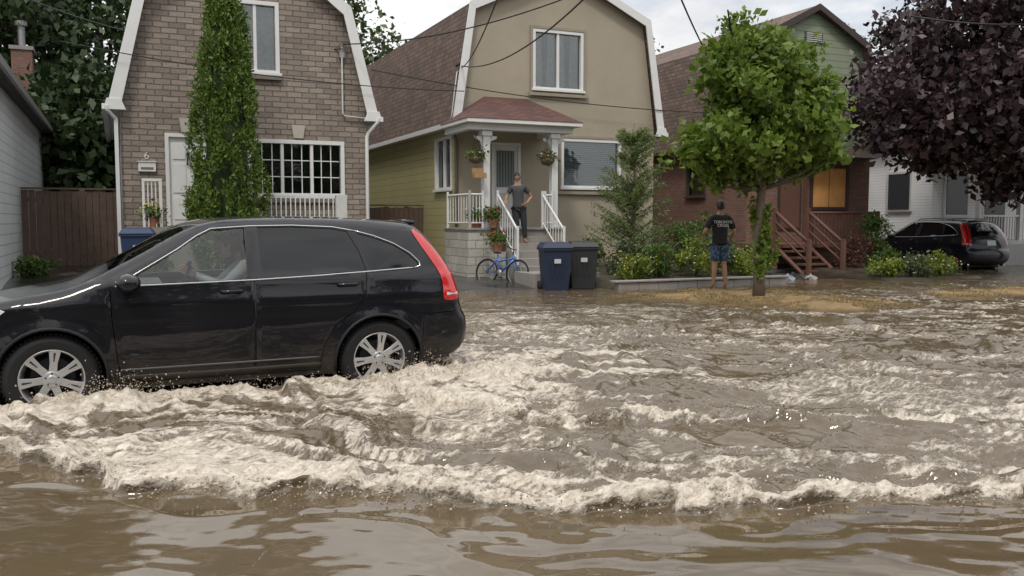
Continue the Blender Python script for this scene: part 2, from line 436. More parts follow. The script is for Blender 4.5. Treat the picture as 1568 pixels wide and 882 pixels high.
va = nt.nodes.new('ShaderNodeVectorMath'); va.operation = 'MULTIPLY_ADD'; L(nt, wpn.outputs['Color'], va.inputs[0]); va.inputs[1].default_value = (.25, .25, .25); L(nt, co, va.inputs[2]); L(nt, va.outputs[0], vor.inputs['Vector'])
lace = mth(nt, 'SUBTRACT', .5, mth(nt, 'MULTIPLY', vor.outputs['Distance'], 2.4))
t = mth(nt, 'ADD', fa, mth(nt, 'MULTIPLY', mth(nt, 'SUBTRACT', n1, .5), 1.35))
t = mth(nt, 'ADD', t, mth(nt, 'MULTIPLY', mth(nt, 'SUBTRACT', n2, .5), .9))
t = mth(nt, 'ADD', t, mth(nt, 'MULTIPLY', lace, .20))
ff = maprange(nt, t, .40, .92, True)
wc = mixc(nt, noise(nt, co, 1.2, 3), (.086, .061, .034), (.128, .094, .055))
n3 = noise(nt, co, 42, 4, .65)
fc = mixc(nt, maprange(nt, mth(nt, 'MULTIPLY_ADD', n3, .4, mth(nt, 'MULTIPLY', n1, .6)), .34, .62), (.27, .20, .13), (.70, .64, .55))
L(nt, mixc(nt, ff, wc, fc), b.inputs['Base Color'])
L(nt, mth(nt, 'MULTIPLY_ADD', ff, .33, .05), b.inputs['Roughness'])
b.inputs['IOR'].default_value = 1.62
hh = mth(nt, 'MULTIPLY_ADD', mth(nt, 'MULTIPLY', ff, mth(nt, 'ADD', n1, n3)), 1.0, mth(nt, 'MULTIPLY', noise(nt, mpn.outputs[0], 14, 3), ta))
bump(nt, b, hh, .9, .014)
gridmesh('flood_water', xs, ys, Z, m, DX, DY, attrs={'foam': foam, 'turb': turb*.85+.04})

def droplets(name, C, smin, smax):
    n = len(C); o = np.array([[1,0,0],[-1,0,0],[0,1,0],[0,-1,0],[0,0,1],[0,0,-1]], float)
    sz = (smin+(smax-smin)*rng.random(n)**2.5)
    st = 1+rng.random((n, 3))*.8
    V = C[:, None, :]+o[None]*sz[:, None, None]*st[:, None, :]
    F = np.array([[0,2,4],[2,1,4],[1,3,4],[3,0,4],[2,0,5],[1,2,5],[3,1,5],[0,3,5]])
    Fa = (F[None]+np.arange(n)[:, None, None]*6).reshape(-1, 3).astype(np.int32)
    me = bpy.data.meshes.new(name); me.vertices.add(n*6); me.vertices.foreach_set('co', V.ravel().astype(np.float32))
    me.loops.add(Fa.size); me.loops.foreach_set('vertex_index', Fa.ravel()); me.polygons.add(len(Fa))
    me.polygons.foreach_set('loop_start', np.arange(0, Fa.size, 3, dtype=np.int32)); me.polygons.foreach_set('use_smooth', np.ones(len(Fa), bool))
    me.update(calc_edges=True); me.materials.append(M(name+'_mat', (.40, .33, .25), .3, var=.3))
    ob = bpy.data.objects.new(name, me); COL.objects.link(ob)
px = rng.uniform(-1.5, 6.5, 3200); py = np.interp(px, C1X, C1Y)+rng.normal(0, .13, 3200)
A = np.stack([px, py, .02+np.abs(rng.normal(0, .035, 3200))], 1)
px = rng.uniform(2, 4.5, 900); py = np.interp(px, C2X, C2Y)+rng.normal(0, .12, 900)
B = np.stack([px, py, .03+np.abs(rng.normal(0, .04, 900))], 1)
Cc = []
for cx, k in ((-.12, 1500), (2.45, 2000), (1.0, 1200)):
    sx = .7 if k == 1200 else .24
    Cc.append(np.stack([rng.normal(cx, sx, k), rng.normal(7.48, .12, k), .04+np.abs(rng.normal(0, .06 if k == 1200 else .10, k))], 1))
droplets('water_spray', np.concatenate([A, B]+Cc), .0015, .0070)

# ------------------------------------------------------------------ grass on the verge
n = 34000
gx = rng.uniform(8, 15, n); gy = rng.uniform(9.8, 15.4, n)
hx, mm, _ = ground_h(gx, gy); k = (mm > .45) & (hx > -.005) & (fbm(gx*1.3, gy*1.3, 201) > .38)
bx = rng.uniform(13, 24, 12000); by = rng.uniform(10.8, 13.0, 12000); h2, mm2, _ = ground_h(bx, by); k2 = (mm2 > .40) & (h2 > -.005)
Cg = np.concatenate([np.stack([gx, gy, hx+.012], 1)[k], np.stack([bx, by, h2+.015], 1)[k2]])
leaf_mesh('dry_grass', Cg, .060, leafmat('straw_blades', (.15, .12, .045), (.40, .28, .11), .2), asp=.12, up=.7)

# ------------------------------------------------------------------ houses
def window(fr, gl, x0, x1, z0, z1, y, cols=2, rows=1, frame=white, cur='curtain', fw=.07, sub=None, sill=True):
    yo = y-.035; yi = y+.09
    fr.box(x0-fw, x0, yo, yi, z0-fw, z1+fw, frame); fr.box(x1, x1+fw, yo, yi, z0-fw, z1+fw, frame)
    fr.box(x0, x1, yo, yi, z1, z1+fw, frame); fr.box(x0, x1, yo, yi, z0-fw, z0, frame)
    if sill: fr.box(x0-fw-.04, x1+fw+.04, yo-.05, yo-.001, z0-fw-.03, z0-fw+.03, frame)
    w = (x1-x0)/cols
    for i in range(1, cols): fr.box(x0+i*w-.035, x0+i*w+.035, y-.005, yi-.004, z0, z1, frame)
    if rows > 1:
        for j in range(1, rows):
            z = z0+(z1-z0)*j/rows; fr.box(x0, x1, y+.004, yi-.008, z-.02, z+.02, frame)
    if sub:
        for i in range(cols):
            a = x0+i*w; 
            for k in range(1, sub[0]): fr.box(a+w*k/sub[0]-.011, a+w*k/sub[0]+.011, y+.03, y+.052, z0, z1, frame)
            for k in range(1, sub[1]): fr.box(a+.03, a+w-.03, y+.031, y+.051, z0+(z1-z0)*k/sub[1]-.011, z0+(z1-z0)*k/sub[1]+.011, frame)
    gl.box(x0, x1, y+.06, y+.066, z0, z1, winglass)
    if cur == 'curtain':
        for i in range(cols):
            a = x0+i*w
            for sgn, e in ((1, a), (-1, a+w)):
                n = 8; ww = w*.42
                vs = []
                for k in range(n+1):
                    xx = e+sgn*ww*k/n; yy = y+.14+.025*math.sin(k*2.4)
                    zz = z0 + (z1-z0)*(.12*max(0, k/n-.5))
                    vs += [(xx, yy, zz), (xx-sgn*.04*k/n, yy, z1)]
                fr.add(vs, [(2*k, 2*k+2, 2*k+3, 2*k+1) for k in range(n)], curtain, True)
    elif cur == 'blind':
        n = int((z1-z0)/.05)
        for k in range(n): 
            z = z0+(z1-z0)*(k+.5)/n
            fr.add([(x0+.01, y+.12, z-.02), (x1-.01, y+.12, z-.02), (x1-.01, y+.145, z+.022), (x0+.01, y+.145, z+.022)], [(0,1,2,3)], blindm)
    elif cur == 'sheer':
        n = 24; vs = []
        for k in range(n+1):
            xx = x0+(x1-x0)*k/n; vs += [(xx, y+.14+.02*math.sin(k*1.9), z0), (xx, y+.14+.02*math.sin(k*1.9), z1)]
        fr.add(vs, [(2*k, 2*k+2, 2*k+3, 2*k+1) for k in range(n)], curtain, True)
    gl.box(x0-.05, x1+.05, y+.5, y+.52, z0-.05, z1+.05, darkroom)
def rect(x0, x1, z0, z1): return [(x0, z0), (x1, z0), (x1, z1), (x0, z1)]
def gambrel(name, x0, x1, Y0, depth, zb, ze, zk, ins, zr, wallm, sidem, roofm, trimm, holes, oh=.22, fasc=.2, gable_split=None, upperm=None, side_holes=()):
    root = empty(name, (0, 0, 0)); xm = (x0+x1)/2
    prof = [(x0, zb), (x1, zb), (x1, ze), (x1-ins, zk), (xm, zr), (x0+ins, zk), (x0, ze)]
    w = MB()
    V, F = cdt(prof, [rect(*h) for h in holes])
    if gable_split is None: w.add([(a, Y0, c) for a, c in V], F, wallm)
    else:
        lo = [(x0, zb), (x1, zb), (x1, gable_split), (x0, gable_split)]; up = [(x0, gable_split), (x1, gable_split)]+prof[2:]
        V, F = cdt(lo, [rect(*h) for h in holes if h[3] < gable_split]); w.add([(a, Y0, c) for a, c in V], F, wallm)
        V, F = cdt(up, [rect(*h) for h in holes if h[2] > gable_split]); w.add([(a, Y0-.003, c) for a, c in V], F, upperm)
    w.add([(a, Y0+depth, c) for a, c in prof], [tuple(range(len(prof)))], sidem)
    V, F = cdt([(Y0, zb), (Y0+depth, zb), (Y0+depth, ze), (Y0, ze)], [rect(*h) for h in side_holes])
    w.add([(x0, a, c) for a, c in V], F, sidem)
    w.add([(x1, Y0, zb), (x1, Y0+depth, zb), (x1, Y0+depth, ze), (x1, Y0, ze)], [(0,1,2,3)], sidem)
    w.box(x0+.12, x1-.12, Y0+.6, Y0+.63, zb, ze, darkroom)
    w.obj('walls', root, fixn=False)
    r = MB()
    outer = [(x0-oh, ze-.12), (x0+ins-.1, zk+.04), (xm, zr+.14), (x1-ins+.1, zk+.04), (x1+oh, ze-.12)]
    inner = [(x0-oh+.1, ze-.16), (x0+ins-.02, zk-.04), (xm, zr+.03), (x1-ins+.02, zk-.04), (x1+oh-.1, ze-.16)]
    r.prism(outer+inner[::-1], Y0-oh, Y0+depth+oh, roofm)
    r.obj('roof', root)
    t = MB()
    for side in (0, 1):
        o = outer[:3] if side == 0 else outer[:1:-1]
        sg = 1 if side == 0 else -1
        q = [(o[0][0]-sg*.02, o[0][1]-.02), (o[1][0]-sg*.02, o[1][1]+.03), (o[2][0], o[2][1]+.03)]
        iq = [(o[0][0]+sg*fasc*1.25, o[0][1]-.02), (o[1][0]+sg*fasc*.8, o[1][1]-fasc*.85), (o[2][0], o[2][1]-fasc)]
        for i in range(2):
            t.prism([q[i], q[i+1], iq[i+1], iq[i]], Y0-oh-.045, Y0-oh-.002, trimm)
        t.prism([(o[0][0]-sg*.1, o[0][1]-.12), (o[0][0]+sg*(fasc*1.25+.1), o[0][1]-.12), (o[0][0]+sg*(fasc*1.25), o[0][1]+.12), (o[0][0]-sg*.03, o[0][1]+.12)], Y0-oh-.07, Y0-oh-.046, trimm)
        gxx = o[0][0]-sg*.07
        t.box(gxx-.06, gxx+.06, Y0-oh-.045, Y0+depth, o[0][1]-.12, o[0][1]+.0, trimm)
        t.box(min(o[0][0], o[0][0]+sg*oh), max(o[0][0], o[0][0]+sg*oh), Y0-oh-.03, Y0+depth, o[0][1]-.075, o[0][1]-.06, trimm)
    t.obj('fascia', root, .006)
    return root
def sideT(x, y):
    return Matrix.Translation((x, y, 0)) @ Matrix.Rotation(-math.pi/2, 4, 'Z')

Y0 = 21.3
sill_dark = M('sill_dark', (.16, .14, .12))
up1 = (2.55, 3.46, 4.95, 6.42); lw1 = (2.88, 4.95, 2.12, 3.28)
h1 = gambrel('stone_brick_house', .1, 5.6, Y0, 11, .1, 4.1, 6.45, .52, 8.1, stone, whitesiding, shingle, white, [up1, lw1, (1.0, 1.95, 1.35, 3.42)])
f = MB(); g = MB()
window(f, g, *up1, Y0, 2, 1, cur='sheer', fw=.09)
window(f, g, *lw1, Y0, 3, 1, cur='dark', sub=(3, 3), fw=.09)
f.box(up1[0]-.1, up1[1]+.12, Y0-.1, Y0-.001, up1[2]-.22, up1[2]-.12, sill_dark)
f.box(lw1[0]-.1, lw1[1]+.12, Y0-.1, Y0-.001, lw1[2]-.22, lw1[2]-.12, sill_dark)
f.obj('window_frames', h1, .004); g.obj('window_glass', h1)
d = MB()
d.box(1.0, 1.08, Y0-.04, Y0+.1, 1.35, 3.42, white); d.box(1.87, 1.95, Y0-.04, Y0+.1, 1.35, 3.42, white); d.box(1.08, 1.87, Y0-.04, Y0+.1, 3.34, 3.42, white)
d.box(1.08, 1.87, Y0+.03, Y0+.08, 1.36, 3.34, white)
for i in range(2):
    for a, bb in ((1.5, 2.0), (2.1, 2.75), (2.85, 3.2)):
        xx = 1.16+i*.36
        d.box(xx, xx+.27, Y0+.012, Y0+.031, a, bb, white)
d.ball((1.80, Y0-.02, 2.3), .035, .035, .035, metalgrey)
d.tube([(1.475, Y0+.0, 3.05), (1.47, Y0-.02, 2.9), (1.46, Y0-.01, 2.72)], .018, blackm); d.ball((1.475, Y0-.01, 2.95), .03, .02, .09, blackm)
d.obj('door', h1, .006)
t = MB()
lint = M('lintel_stone', (.42, .39, .34), .85)
for cx, zt in ((1.47, 3.42), (3.95, 3.38)):
    t.prism([(cx-.11, zt+.03), (cx+.11, zt+.03), (cx+.16, zt+.34), (cx-.16, zt+.34)], Y0-.05, Y0-.002, lint)
t.box(-.02, .06, Y0-.13, Y0-.05, .5, 3.7, white); t.tube([(-.16, Y0-.28, 3.95), (-.15, Y0-.27, 3.86), (0.02, Y0-.09, 3.68), (.02, Y0-.09, 3.6)], .045, white, 8)
t.tube([(5.82, Y0-.28, 3.95), (5.8, Y0-.27, 3.84), (5.62, Y0-.09, 3.6), (5.58, Y0-.09, 3.5), (5.58, Y0-.09, .3)], .045, white, 8)
t.tube([(5.0, Y0-.08, 5.6), (5.0, Y0-.08, 4.05), (5.05, Y0-.08, 3.98), (5.55, Y0-.08, 3.95)], .022, offwhite, 6)
t.tube([(4.88, Y0-.06, 5.55), (4.98, Y0-.14, 5.75), (5.08, Y0-.14, 5.75), (5.1, Y0-.06, 5.5)], .014, metalgrey, 6)
t.box(4.94, 5.06, Y0-.1, Y0-.002, 5.35, 5.5, metalgrey)
t.box(.44, .80, Y0-.06, Y0-.002, 2.56, 2.76, white); t.box(.49, .75, Y0-.065, Y0-.0605, 2.60, 2.655, sill_dark); t.box(.42, .82, Y0-.08, Y0-.003, 2.765, 2.785, white)
t.box(.45, 2.9, 19.9, Y0-.003, .1, 1.33, concrete)
for i in range(6): t.box(2.9+.28*i, 2.9+.28*(i+1), 20.1, 21.2, .1, 1.33-.18*(i+1), concrete)
for xx in (.585, .66, .735): t.box(xx-.012, xx+.012, Y0-1.28, Y0-1.256, 1.34, 2.29, white)
t.box(.47, .52, Y0-1.3, Y0-1.24, 1.34, 2.29, white); t.box(.80, .86, Y0-1.3, Y0-1.24, 1.34, 2.29, white); t.box(.47, .86, Y0-1.3, Y0-1.24, 2.295, 2.35, white)
for k in range(15):
    xx = 2.98+k*.105; t.box(xx-.012, xx+.012, 19.93, 19.955, 1.2, 2.02, white)
t.box(2.9, 4.62, 19.92, 19.965, 2.03, 2.08, white); t.box(2.9, 4.62, 19.92, 19.965, 1.2, 1.24, white)
t.box(4.5, 4.75, 19.85, 19.98, 1.0, 2.06, offwhite)
t.obj('trim_and_stoop', h1, .004)
txt = bpy.data.curves.new('num', 'FONT'); txt.body = '6'; txt.size = .22; txt.extrude = .01
to = bpy.data.objects.new('house_number', txt); to.location = (.56, Y0-.012, 2.84); to.rotation_euler = (R(90), 0, 0); txt.materials.append(white); COL.objects.link(to); to.parent = h1

up2 = (10.15, 11.5, 5.0, 6.42); lw2 = (11.0, 12.7, 2.42, 3.6)
h2 = gambrel('stucco_house', 7.95, 13.85, Y0, 11, .1, 4.05, 6.9, .4, 8.0, stucco, yellowsiding, shingle, white, [up2, lw2, (8.9, 9.72, 1.25, 3.5)], oh=.2, fasc=.17, side_holes=[(21.75, 22.9, 2.35, 3.6)])
f = MB(); g = MB()
window(f, g, *up2, Y0, 2, 1, cur='curtain', fw=.08)
window(f, g, *lw2, Y0, 1, 1, cur='blind', fw=.08)
for (a, bb, c, dd) in (up2, lw2):
    q = .085
    f.box(a-q-.07, a-q, Y0-.05, Y0-.001, c-.15, dd+.16, trimbeige); f.box(bb+q, bb+q+.07, Y0-.05, Y0-.001, c-.15, dd+.16, trimbeige)
    f.box(a-q, bb+q, Y0-.05, Y0-.001, dd+.085, dd+.16, trimbeige); f.box(a-.22, bb+.22, Y0-.10, Y0-.05, c-.24, c-.16, trimbeige)
f.T = sideT(7.95, 22.9); g.T = f.T
window(f, g, 0, 1.15, 2.35, 3.6, 0, 2, 1, cur='sheer', fw=.08)
f.obj('window_frames', h2, .004); g.obj('window_glass', h2)
d = MB()
d.box(8.9, 8.97, Y0-.04, Y0+.1, 1.25, 3.5, white); d.box(9.65, 9.72, Y0-.04, Y0+.1, 1.25, 3.5, white); d.box(8.97, 9.65, Y0-.04, Y0+.1, 3.43, 3.5, white)
dg = M('door_glass_dark', (.12, .14, .15), .12)
d.box(8.97, 9.65, Y0+.04, Y0+.08, 1.26, 3.43, white); d.box(9.06, 9.56, Y0+.025, Y0+.041, 2.35, 3.3, dg); d.box(9.06, 9.56, Y0+.025, Y0+.041, 1.45, 2.2, offwhite)
d.ball((9.6, Y0-.0, 2.25), .03, .03, .03, metalgrey)
for k in range(6): d.box(9.06+.083*k+.038, 9.06+.083*k+.045, Y0+.018, Y0+.026, 2.35, 3.3, white)
d.obj('door', h2, .005)
p = MB()
p.box(7.6, 8.35, 19.65, Y0-.003, .0, 1.25, whiteblock); p.box(8.35, 9.62, 19.65, Y0-.003, .0, 1.25, concrete); p.box(9.62, 10.2, 19.65, Y0-.003, .0, 1.25, stucco)
p.box(7.57, 10.23, 19.6, Y0-.004, 1.251, 1.30, concrete)
for i in range(5):
    p.box(8.36, 9.60, 19.60-.26*(i+1), 19.60-.26*i-.002, .0, 1.25-.17*(i+1)+.02, concrete)
p.box(8.2, 9.8, 17.2, 18.28, -.1, .32, concrete)
for px_, in ((8.12,), (9.95,)):
    p.box(px_-.085, px_+.085, 19.72, 19.89, 1.31, 3.62, white); p.box(px_-.13, px_+.13, 19.68, 19.93, 1.305, 1.45, white); p.box(px_-.13, px_+.13, 19.68, 19.93, 3.5, 3.62, white)
    for sg in (-1, 1): p.prism([(px_+sg*.09, 3.5), (px_+sg*.3, 3.5), (px_+sg*.28, 3.44), (px_+sg*.14, 3.38), (px_+sg*.1, 3.22), (px_+sg*.09, 3.2)], 19.79, 19.82, white)
p.box(7.62, 10.4, 19.62, 19.95, 3.63, 3.78, white); p.box(7.62, 7.8, 19.951, Y0-.002, 3.63, 3.78, white); p.box(10.2, 10.4, 19.951, Y0-.002, 3.63, 3.78, white)
p.box(7.5, 10.55, 19.4, Y0-.003, 3.782, 3.87, white)
p.add([(7.48, 19.38, 3.875), (10.57, 19.38, 3.875), (10.57, Y0-.01, 3.875), (7.48, Y0-.01, 3.875), (8.7, Y0-.01, 4.66), (9.9, Y0-.01, 4.66)],
      [(0, 1, 5, 4), (1, 2, 5), (3, 0, 4), (2, 3, 4, 5), (0, 3, 2, 1)], redshingle)
p.obj('porch', h2, .005)
r = MB()
def rail(r, a, bb, h=.85, n=8, mat=white, pr=.028):
    a = Vector(a); bb = Vector(bb); up = Vector((0, 0, 1))
    r.cyl(a, a+up*(h+.1), pr*1.3, pr*1.3, mat, 8); r.cyl(bb, bb+up*(h+.1), pr*1.3, pr*1.3, mat, 8)
    r.cyl(a+up*h, bb+up*h, pr, pr, mat, 8); r.cyl(a+up*.12, bb+up*.12, pr*.7, pr*.7, mat, 8)
    for k in range(1, n): q = a.lerp(bb, k/n); r.cyl(q+up*.12, q+up*h, pr*.42, pr*.42, mat, 6)
rail(r, (8.38, 19.66, 1.3), (8.38, 18.5, .45), .8, 8); rail(r, (9.58, 19.66, 1.3), (9.58, 18.5, .45), .8, 8)
rail(r, (7.66, 19.68, 1.3), (8.0, 19.68, 1.3), .8, 4); rail(r, (9.66, 19.68, 1.3), (9.86, 19.68, 1.3), .8, 3); rail(r, (7.66, 19.68, 1.3), (7.66, 21.2, 1.3), .8, 8)
r.obj('railings', h2)
t = MB()
t.tube([(7.78, Y0-.2, 3.85), (7.8, Y0-.15, 3.7), (7.9, Y0-.06, 3.5), (7.9, Y0-.06, 3.1), (7.9, Y0-.06, .3)], .045, M('brown_pipe', (.12, .1, .09)), 8)
t.tube([(7.98, Y0-.1, 5.25), (7.92, Y0-.1, 5.2), (7.7, Y0-.3, 4.1), (7.62, Y0-.3, 3.92)], .022, metalgrey, 6)
t.tube([(7.9, Y0-.05, 5.35), (8.02, Y0-.12, 5.45), (8.1, Y0-.05, 5.35)], .03, blackm)
t.obj('pipes', h2)
flow_red = M('red_flower', (.45, .03, .03), .6); flow_yel = M('yellow_flower', (.6, .42, .03), .6); flow_wh = M('pale_flower', (.6, .55, .6), .6)
leafbed = leafmat('bed_leaves', (.06, .12, .02), (.16, .24, .05)); coir = M('coir', (.12, .08, .05)); terra = M('terracotta', (.3, .13, .07))
def basket(e):
    q = MB(); q.ball((0, 0, 0), .17, .17, .12, coir)
    for a in range(3): q.cyl((.15*math.cos(a*2.1), .15*math.sin(a*2.1), .03), (0, 0, .6), .005, .005, blackm, 5)
    for a in range(16): t_ = random.random()*6.3; q.ball((.17*math.cos(t_), .17*math.sin(t_), .1+random.random()*.08), .025, .025, .02, random.choice((flow_red, flow_wh)), 6, 4)
    q.obj('pot', e); leaf_mesh('leaves', rng.normal(size=(420, 3))*np.array([.12, .12, .08])+[0, 0, .08], .06, leafbed, e)
basket(empty('hanging_basket', (7.85, 19.75, 2.95))); basket(empty('hanging_basket', (9.75, 19.75, 2.95)))
plw = M('wood_planter', (.33, .2, .09))
q = MB(); q.box(7.7, 8.0, 19.62, 19.645, 2.58, 2.72, plw); q.box(7.7, 8.0, 19.45, 19.6, 2.48, 2.60, plw); q.obj('window_box')

bo = (19.65, 21.0, 1.9, 3.1)
h3 = gambrel('red_brick_house', 17.15, 22.0, Y0, 10, .0, 3.9, 6.9, .45, 7.85, redbrick, redbrick, shingle, darkbrown, [bo], oh=.2, fasc=.16, gable_split=3.75, upperm=greensiding, side_holes=[(23.4, 24.3, 2.3, 3.3)])
f = MB(); g = MB()
f.box(bo[0], bo[1], Y0-.01, Y0+.01, bo[2], bo[3], plywood)
f.box((bo[0]+bo[1])/2-.01, (bo[0]+bo[1])/2+.01, Y0-.014, Y0-.0105, bo[2], bo[3], darkbrown)
for a in (bo[0]-.1, bo[1]): f.box(a, a+.1, Y0-.06, Y0+.06, bo[2]-.1, bo[3]+.1, darkbrown)
f.box(bo[0], bo[1], Y0-.06, Y0+.06, bo[3], bo[3]+.1, darkbrown); f.box(bo[0], bo[1], Y0-.06, Y0+.06, bo[2]-.1, bo[2], darkbrown)
f.box(19.3, 19.45, Y0-.03, Y0-.002, .8, 2.9, brownwood); f.box(18.3, 19.2, Y0-.05, Y0-.002, 1.2, 3.2, darkbrown); f.box(18.38, 19.12, Y0-.06, Y0-.051, 1.25, 3.1, M('brown_door', (.14, .07, .05), .5))
f.box(19.2, 19.9, Y0-.03, Y0-.004, 6.85, 7.2, greyshingle)
for k in range(5): f.box(19.25, 19.85, Y0-.05, Y0-.031, 6.9+.06*k, 6.93+.06*k, offwhite)
f.add([(19.2, Y0-.6, 3.42), (21.8, Y0-.6, 3.42), (21.8, Y0-.01, 3.75), (19.2, Y0-.01, 3.75), (19.2, Y0-.01, 3.38), (21.8, Y0-.01, 3.38)], [(0,1,2,3), (0,1,5,4), (0,3,4), (1,2,5)], shingle)
f.T = sideT(17.15, 24.3); g.T = f.T
window(f, g, 0, .9, 2.3, 3.3, 0, 1, 2, frame=darkbrown, cur='dark')
f.obj('openings_and_awning', h3, .004); g.obj('glass', h3)
s_ = MB()
s_.box(16.5, 20.4, 19.3, Y0-.004, .72, .82, brownwood)
for xx in (16.55, 17.7, 19, 20.3): s_.box(xx, xx+.1, 19.32, 19.42, -.1, .72, brownwood)
for i in range(5): s_.box(16.6, 17.7, 19.3-.26*(i+1), 19.3-.26*i, .82-.17*(i+1)-.05, .82-.17*(i+1), brownwood)
for xx in (16.56, 17.74):
    s_.tube([(xx, 19.3, .75), (xx, 17.95, -.12)], .06, brownwood, 4)
    for (yy, z0_, z1_) in ((19.34, .0, 1.82), (18.0, -.12, .98)): s_.box(xx-.05, xx+.05, yy-.05, yy+.05, z0_, z1_, brownwood)
    s_.tube([(xx, 19.34, 1.72), (xx, 18.0, .88)], .05, brownwood, 4); s_.tube([(xx, 19.34, 1.2), (xx, 18.0, .36)], .03, brownwood, 4)
    s_.tube([(xx, 19.34, 1.45), (xx, 18.0, .61)], .03, brownwood, 4)
s_.tube([(17.8, 19.34, 1.7), (20.35, 19.34, 1.7)], .045, brownwood, 4)
for k in range(18): xx = 17.9+k*.14; s_.box(xx-.02, xx+.02, 19.32, 19.36, .82, 1.7, brownwood)
s_.box(20.3, 20.4, 19.3, 19.4, -.1, 1.75, brownwood)
s_.obj('wooden_steps', h3)

h4 = empty('white_house'); w = MB(); dpane = M('dark_pane', (.05, .055, .06), .15)
w.box(25.4, 32, 21.8, 32, 0, 4.2, whitersiding)
w.prism([(25.1, 4.15), (32.3, 4.15), (28.7, 7.4)], 21.5, 32.3, greyshingle)
w.box(25.3, 32.2, 19.9, 21.8, .7, .82, offwhite); w.box(25.2, 32.3, 19.7, 21.78, 3.3, 3.5, white)
for xx in (25.45, 27.4, 29.4, 31.6): w.box(xx-.07, xx+.07, 19.95, 20.1, .82, 3.3, white)
for k in range(48): xx = 25.5+k*.13; w.box(xx-.015, xx+.015, 20, 20.03, .85, 1.6, white)
w.box(25.4, 31.7, 19.98, 20.05, 1.6, 1.66, white)
w.box(25.4, 31.7, 19.9, 19.98, 0, .7, sidingmat('lattice', (.4, .4, .4), .12, vertical=True))
w.obj('walls', h4)
f = MB()
for a in (26.0, 27.9, 30.0): 
    f.box(a-.08, a+1.1, 21.72, 21.798, 1.6 if a != 27.9 else .82, 3.1, white); f.box(a, a+1.02, 21.70, 21.72, 1.68 if a != 27.9 else .9, 3.02, dpane)
f.T = sideT(25.4, 26)
for a in (.4, 2.4): f.box(a-.08, a+1.0, -.08, -.003, 1.8, 3.2, white); f.box(a, a+.92, -.1, -.081, 1.88, 3.12, dpane)
f.obj('windows', h4)
q = MB()
for k in range(20): xx = 22.2+k*.15; q.box(xx-.018, xx+.018, 23.4, 23.43, .4, 1.5, white)
q.box(22.1, 25.3, 23.38, 23.45, 1.5, 1.57, white); q.box(22.1, 25.3, 23.38, 23.45, .35, .4, white)
q.obj('white_gate')

h0 = empty('white_sided_bungalow'); w = MB()
w.box(-9, -2.0, 15.5, 30, .1, 4.1, whitesiding)
w.prism([(-9.3, 4.05), (-1.75, 4.05), (-1.75, 4.2), (-5.5, 6.4), (-9.3, 4.2)], 15.2, 30.3, greyshingle)
w.box(-1.8, -1.68, 15.2, 30.3, 4.06, 4.2, metalgrey)
w.obj('walls_and_roof', h0)
ch = MB(); ch.box(-3.0, -2.4, 33, 33.6, 2, 7.0, redbrick); ch.box(-3.05, -2.35, 32.95, 33.65, 7.0, 7.12, concrete); ch.cyl((-2.7, 33.3, 7.12), (-2.7, 33.3, 7.8), .11, .11, metalgrey); ch.cyl((-2.7, 33.3, 7.8), (-2.7, 33.3, 7.95), .19, .19, metalgrey)
ch.obj('brick_chimney')

for i, (hx0, mt_) in enumerate(((-16, redbrick), (-6, stucco), (3.5, stone), (13, redbrick), (24, whitesiding))):
    e = empty('unseen_house_across_street'); w = MB()  # unseen behind the camera, added to darken reflections in the car paint
    w.box(hx0, hx0+7, -24, -15, 0, 5.6, mt_); w.prism([(hx0-.3, 5.55), (hx0+7.3, 5.55), (hx0+3.5, 8.4)], -24.3, -14.7, greyshingle)
    for a, z_ in ((1, 1.2), (4.3, 1.2), (1, 3.8), (4.3, 3.8)): w.box(hx0+a-.08, hx0+a+1.6, -14.998, -14.95, z_-.08, z_+1.3, white); w.box(hx0+a, hx0+a+1.52, -14.948, -14.93, z_, z_+1.22, dpane)
    w.box(hx0+3, hx0+3.9, -14.997, -14.94, .3, 2.4, brownwood); w.obj('walls_and_roof', e)

def fence(name, x0, x1, y, z0, h):
    f = MB(); n = int((x1-x0)/.14)
    for i in range(n):
        a = x0+i*(x1-x0)/n; dz = random.uniform(-.02, .02)
        f.box(a+.004, a+(x1-x0)/n-.006, y+random.uniform(-.006, .006), y+.03, z0, z0+h+dz, fencewood)
    for zz in (.3, h-.25): f.box(x0, x1, y+.035, y+.08, z0+zz, z0+zz+.09, fencewood)
    f.box(x0, x1, y-.03, y+.06, z0+h+.03, z0+h+.07, fencewood)
    return f.obj(name)
fence('wooden_fence', -1.98, .05, 22.6, .4, 1.75)
fence('wooden_fence', 5.65, 7.92, 24, .25, 1.6)
fence('wooden_fence', 13.9, 17.1, 26, .1, 2.0)
rw = MB()
for i in range(9): rw.box(9.6+i*.5, 9.6+i*.5+.49, 16.02, 16.22, -.2, .15+random.uniform(-.01, .01), concrete)
rw.box(9.5, 14.1, 15.98, 16.24, .165, .205, concrete)
rw.obj('retaining_wall', None, .01)
print('houses ok')

# ------------------------------------------------------------------ trees
def tree(name, base, trunk_pts, trunk_r, cl, per, spread, size, lm, bm_, limbs=14, asp=.6):
    e = empty(name, base); t = MB()
    t.tube(trunk_pts, trunk_r, bm_, 10)
    tp = [Vector(p) for p in trunk_pts]
    idx = rng.choice(len(cl), min(limbs, len(cl)), replace=False)
    for i in idx:
        tgt = Vector(cl[i]); cand = [p for p in tp if p.z < tgt.z-.1] or [tp[-2]]
        s0 = min(cand[-3:], key=lambda p: (p-tgt).length)
        mid = s0.lerp(tgt, .5)+Vector((random.uniform(-.1, .1), random.uniform(-.1, .1), -.05))*(tgt-s0).length
        r0 = trunk_r[-1]*1.2
        t.tube([s0, mid, tgt], [r0, r0*.6, r0*.2], bm_, 6)
    t.obj('trunk_and_limbs', e)
    leaf_mesh('foliage', cloud(cl, per, spread), size, lm, e, asp=asp)
    return e
